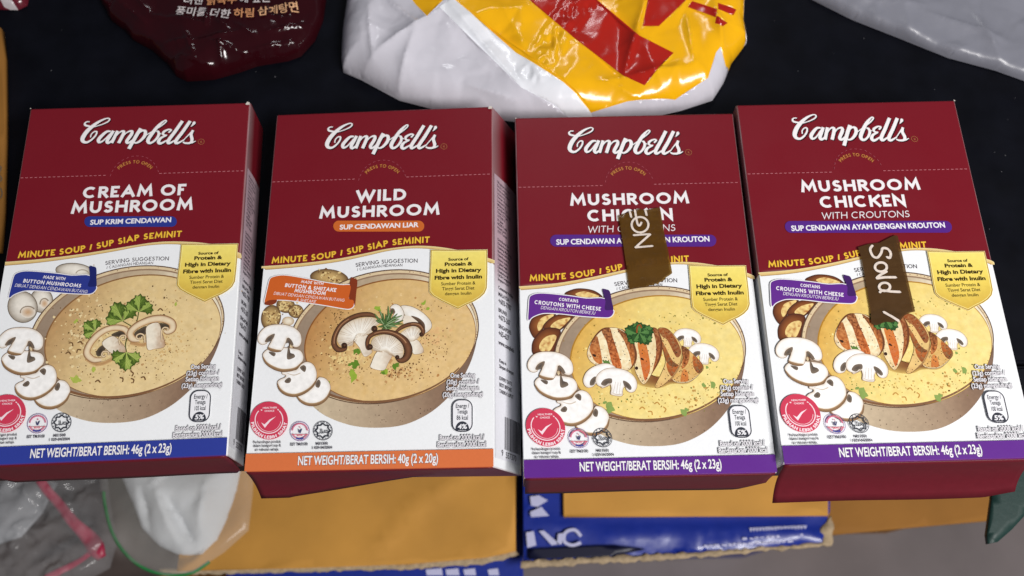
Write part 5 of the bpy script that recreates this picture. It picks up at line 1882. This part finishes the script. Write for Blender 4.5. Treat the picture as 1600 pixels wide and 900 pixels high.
bag('bag_film', [zz(-320, 60, ZQ), zz(-320, 820, ZQ), zz(420, 820, ZQ), zz(640, 700, ZQ), zz(680, 560, ZQ), zz(640, 300, ZQ), zz(620, 60, ZQ)], [], (140, 140, 145), .012, .02, .0018, 41, M_CLEAR, .016, .0050, [(V2(zz(a, b, ZQ)), V2(zz(c, d, ZQ)), .0045, .0016) for a, b, c, d in ((200, 150, 250, 340), (330, 180, 390, 330), (100, 520, 300, 380), (10, 640, 70, 730), (240, 720, 340, 650), (430, 300, 480, 440), (20, 250, 120, 120), (140, 600, 200, 480), (380, 560, 470, 600))], parent=cb, z0=ZQ, fine=1.5)


def ribbon_strip(name, pts, w, mat, parent, z):
    s = spline(pts, n=6)
    c = [Vector(zz(x, y, z)) for x, y, *_ in s]
    v, f, _ = stroke_geo([tuple(p) for p in c], [q[2] * .000088 for q in s], across=3)
    m = 4
    vs = [(x, y, z + .0015 * math.sin(i // m * .45) + .0010 * noise.noise(Vector((x * 150, y * 150, 1))) + (.0005 if i % m == 1 else 0)) for i, (x, y) in enumerate(v)]
    o = mesh_obj(name, vs, f, None, mat, parent, smooth=True)
    md = o.modifiers.new('film', 'SOLIDIFY')
    md.thickness = .0006
    return o


ribbon_strip('red_strip', [(215, 130, 70), (270, 240, 66), (350, 340, 70), (430, 430, 74), (500, 510, 100), (560, 580, 120), (590, 640, 60)], 1, M_REDP, cb, ZQ + .007)
ribbon_strip('red_strip', [(560, 590, 40), (470, 650, 40), (370, 700, 50), (270, 760, 60)], 1, M_REDP, cb, ZQ + .005)
zb = bpy.data.objects.new('zip_bag', None)
COL.objects.link(zb)
tag(zb, 'clear zip bag with a green seal, around the white cloth', 'bag')
ZW = ZP + .04
cl, _ = bag('white_cloth', [zz(690, 60, ZW), zz(720, 190, ZW), (zz(780, 330, ZW)), zz(830, 470, ZW), zz(930, 570, ZW), zz(1080, 640, ZW), zz(1190, 630, ZW), zz(1280, 540, ZW), zz(1340, 400, ZW), zz(1390, 260, ZW), zz(1430, 60, ZW)], [], (216, 220, 224), .016, .03, .0022, 51, M_WHITE, .03, .003,
           [(V2(zz(1000, 290, ZW)), V2(zz(1150, 560, ZW)), -.010, .004), (V2(zz(1250, 200, ZW)), V2(zz(1200, 500, ZW)), .008, .006), (V2(zz(860, 240, ZW)), V2(zz(900, 480, ZW)), -.006, .004), (V2(zz(960, 200, ZW)), V2(zz(1060, 560, ZW)), .008, .006)], z0=ZW)
tag(cl, 'white folded cloth inside the zip bag with green seal', 'cloth')
cl.data.materials[0] = node_mat('cloth_white', .8, .2, bump=.08, bscale=100, var=.02)
for p in cl.data.polygons:
    p.use_smooth = True
ZB_ = ZW + .022
zo, _ = bag('pouch_film', [zz(560, 40, ZB_), zz(585, 260, ZB_), zz(640, 500, ZB_), zz(760, 660, ZB_), zz(960, 742, ZB_), zz(1120, 725, ZB_), zz(1300, 610, ZB_), zz(1445, 480, ZB_), zz(1470, 260, ZB_), zz(1480, 40, ZB_)], [], (150, 150, 150), .006, .012, .003, 61, M_ZIP, .03, .002, parent=zb, z0=ZB_)
s = spline([(598, 250), (606, 330), (640, 470), (700, 580), (790, 670), (900, 722), (1040, 738), (1130, 716), (1215, 660)], n=6)
v, f, _ = stroke_geo([zz(x, y, ZB_) for x, y in s], .0021, across=4)
vs = [(x, y, ZB_ - .001 + .0008 * (1 - ((i % 5) / 2 - 1) ** 2)) for i, (x, y) in enumerate(v)]
so = mesh_obj('green_seal', vs, f, None, M_ZIPG, zb, smooth=True)
so.modifiers.new('bead', 'SOLIDIFY').thickness = .0012
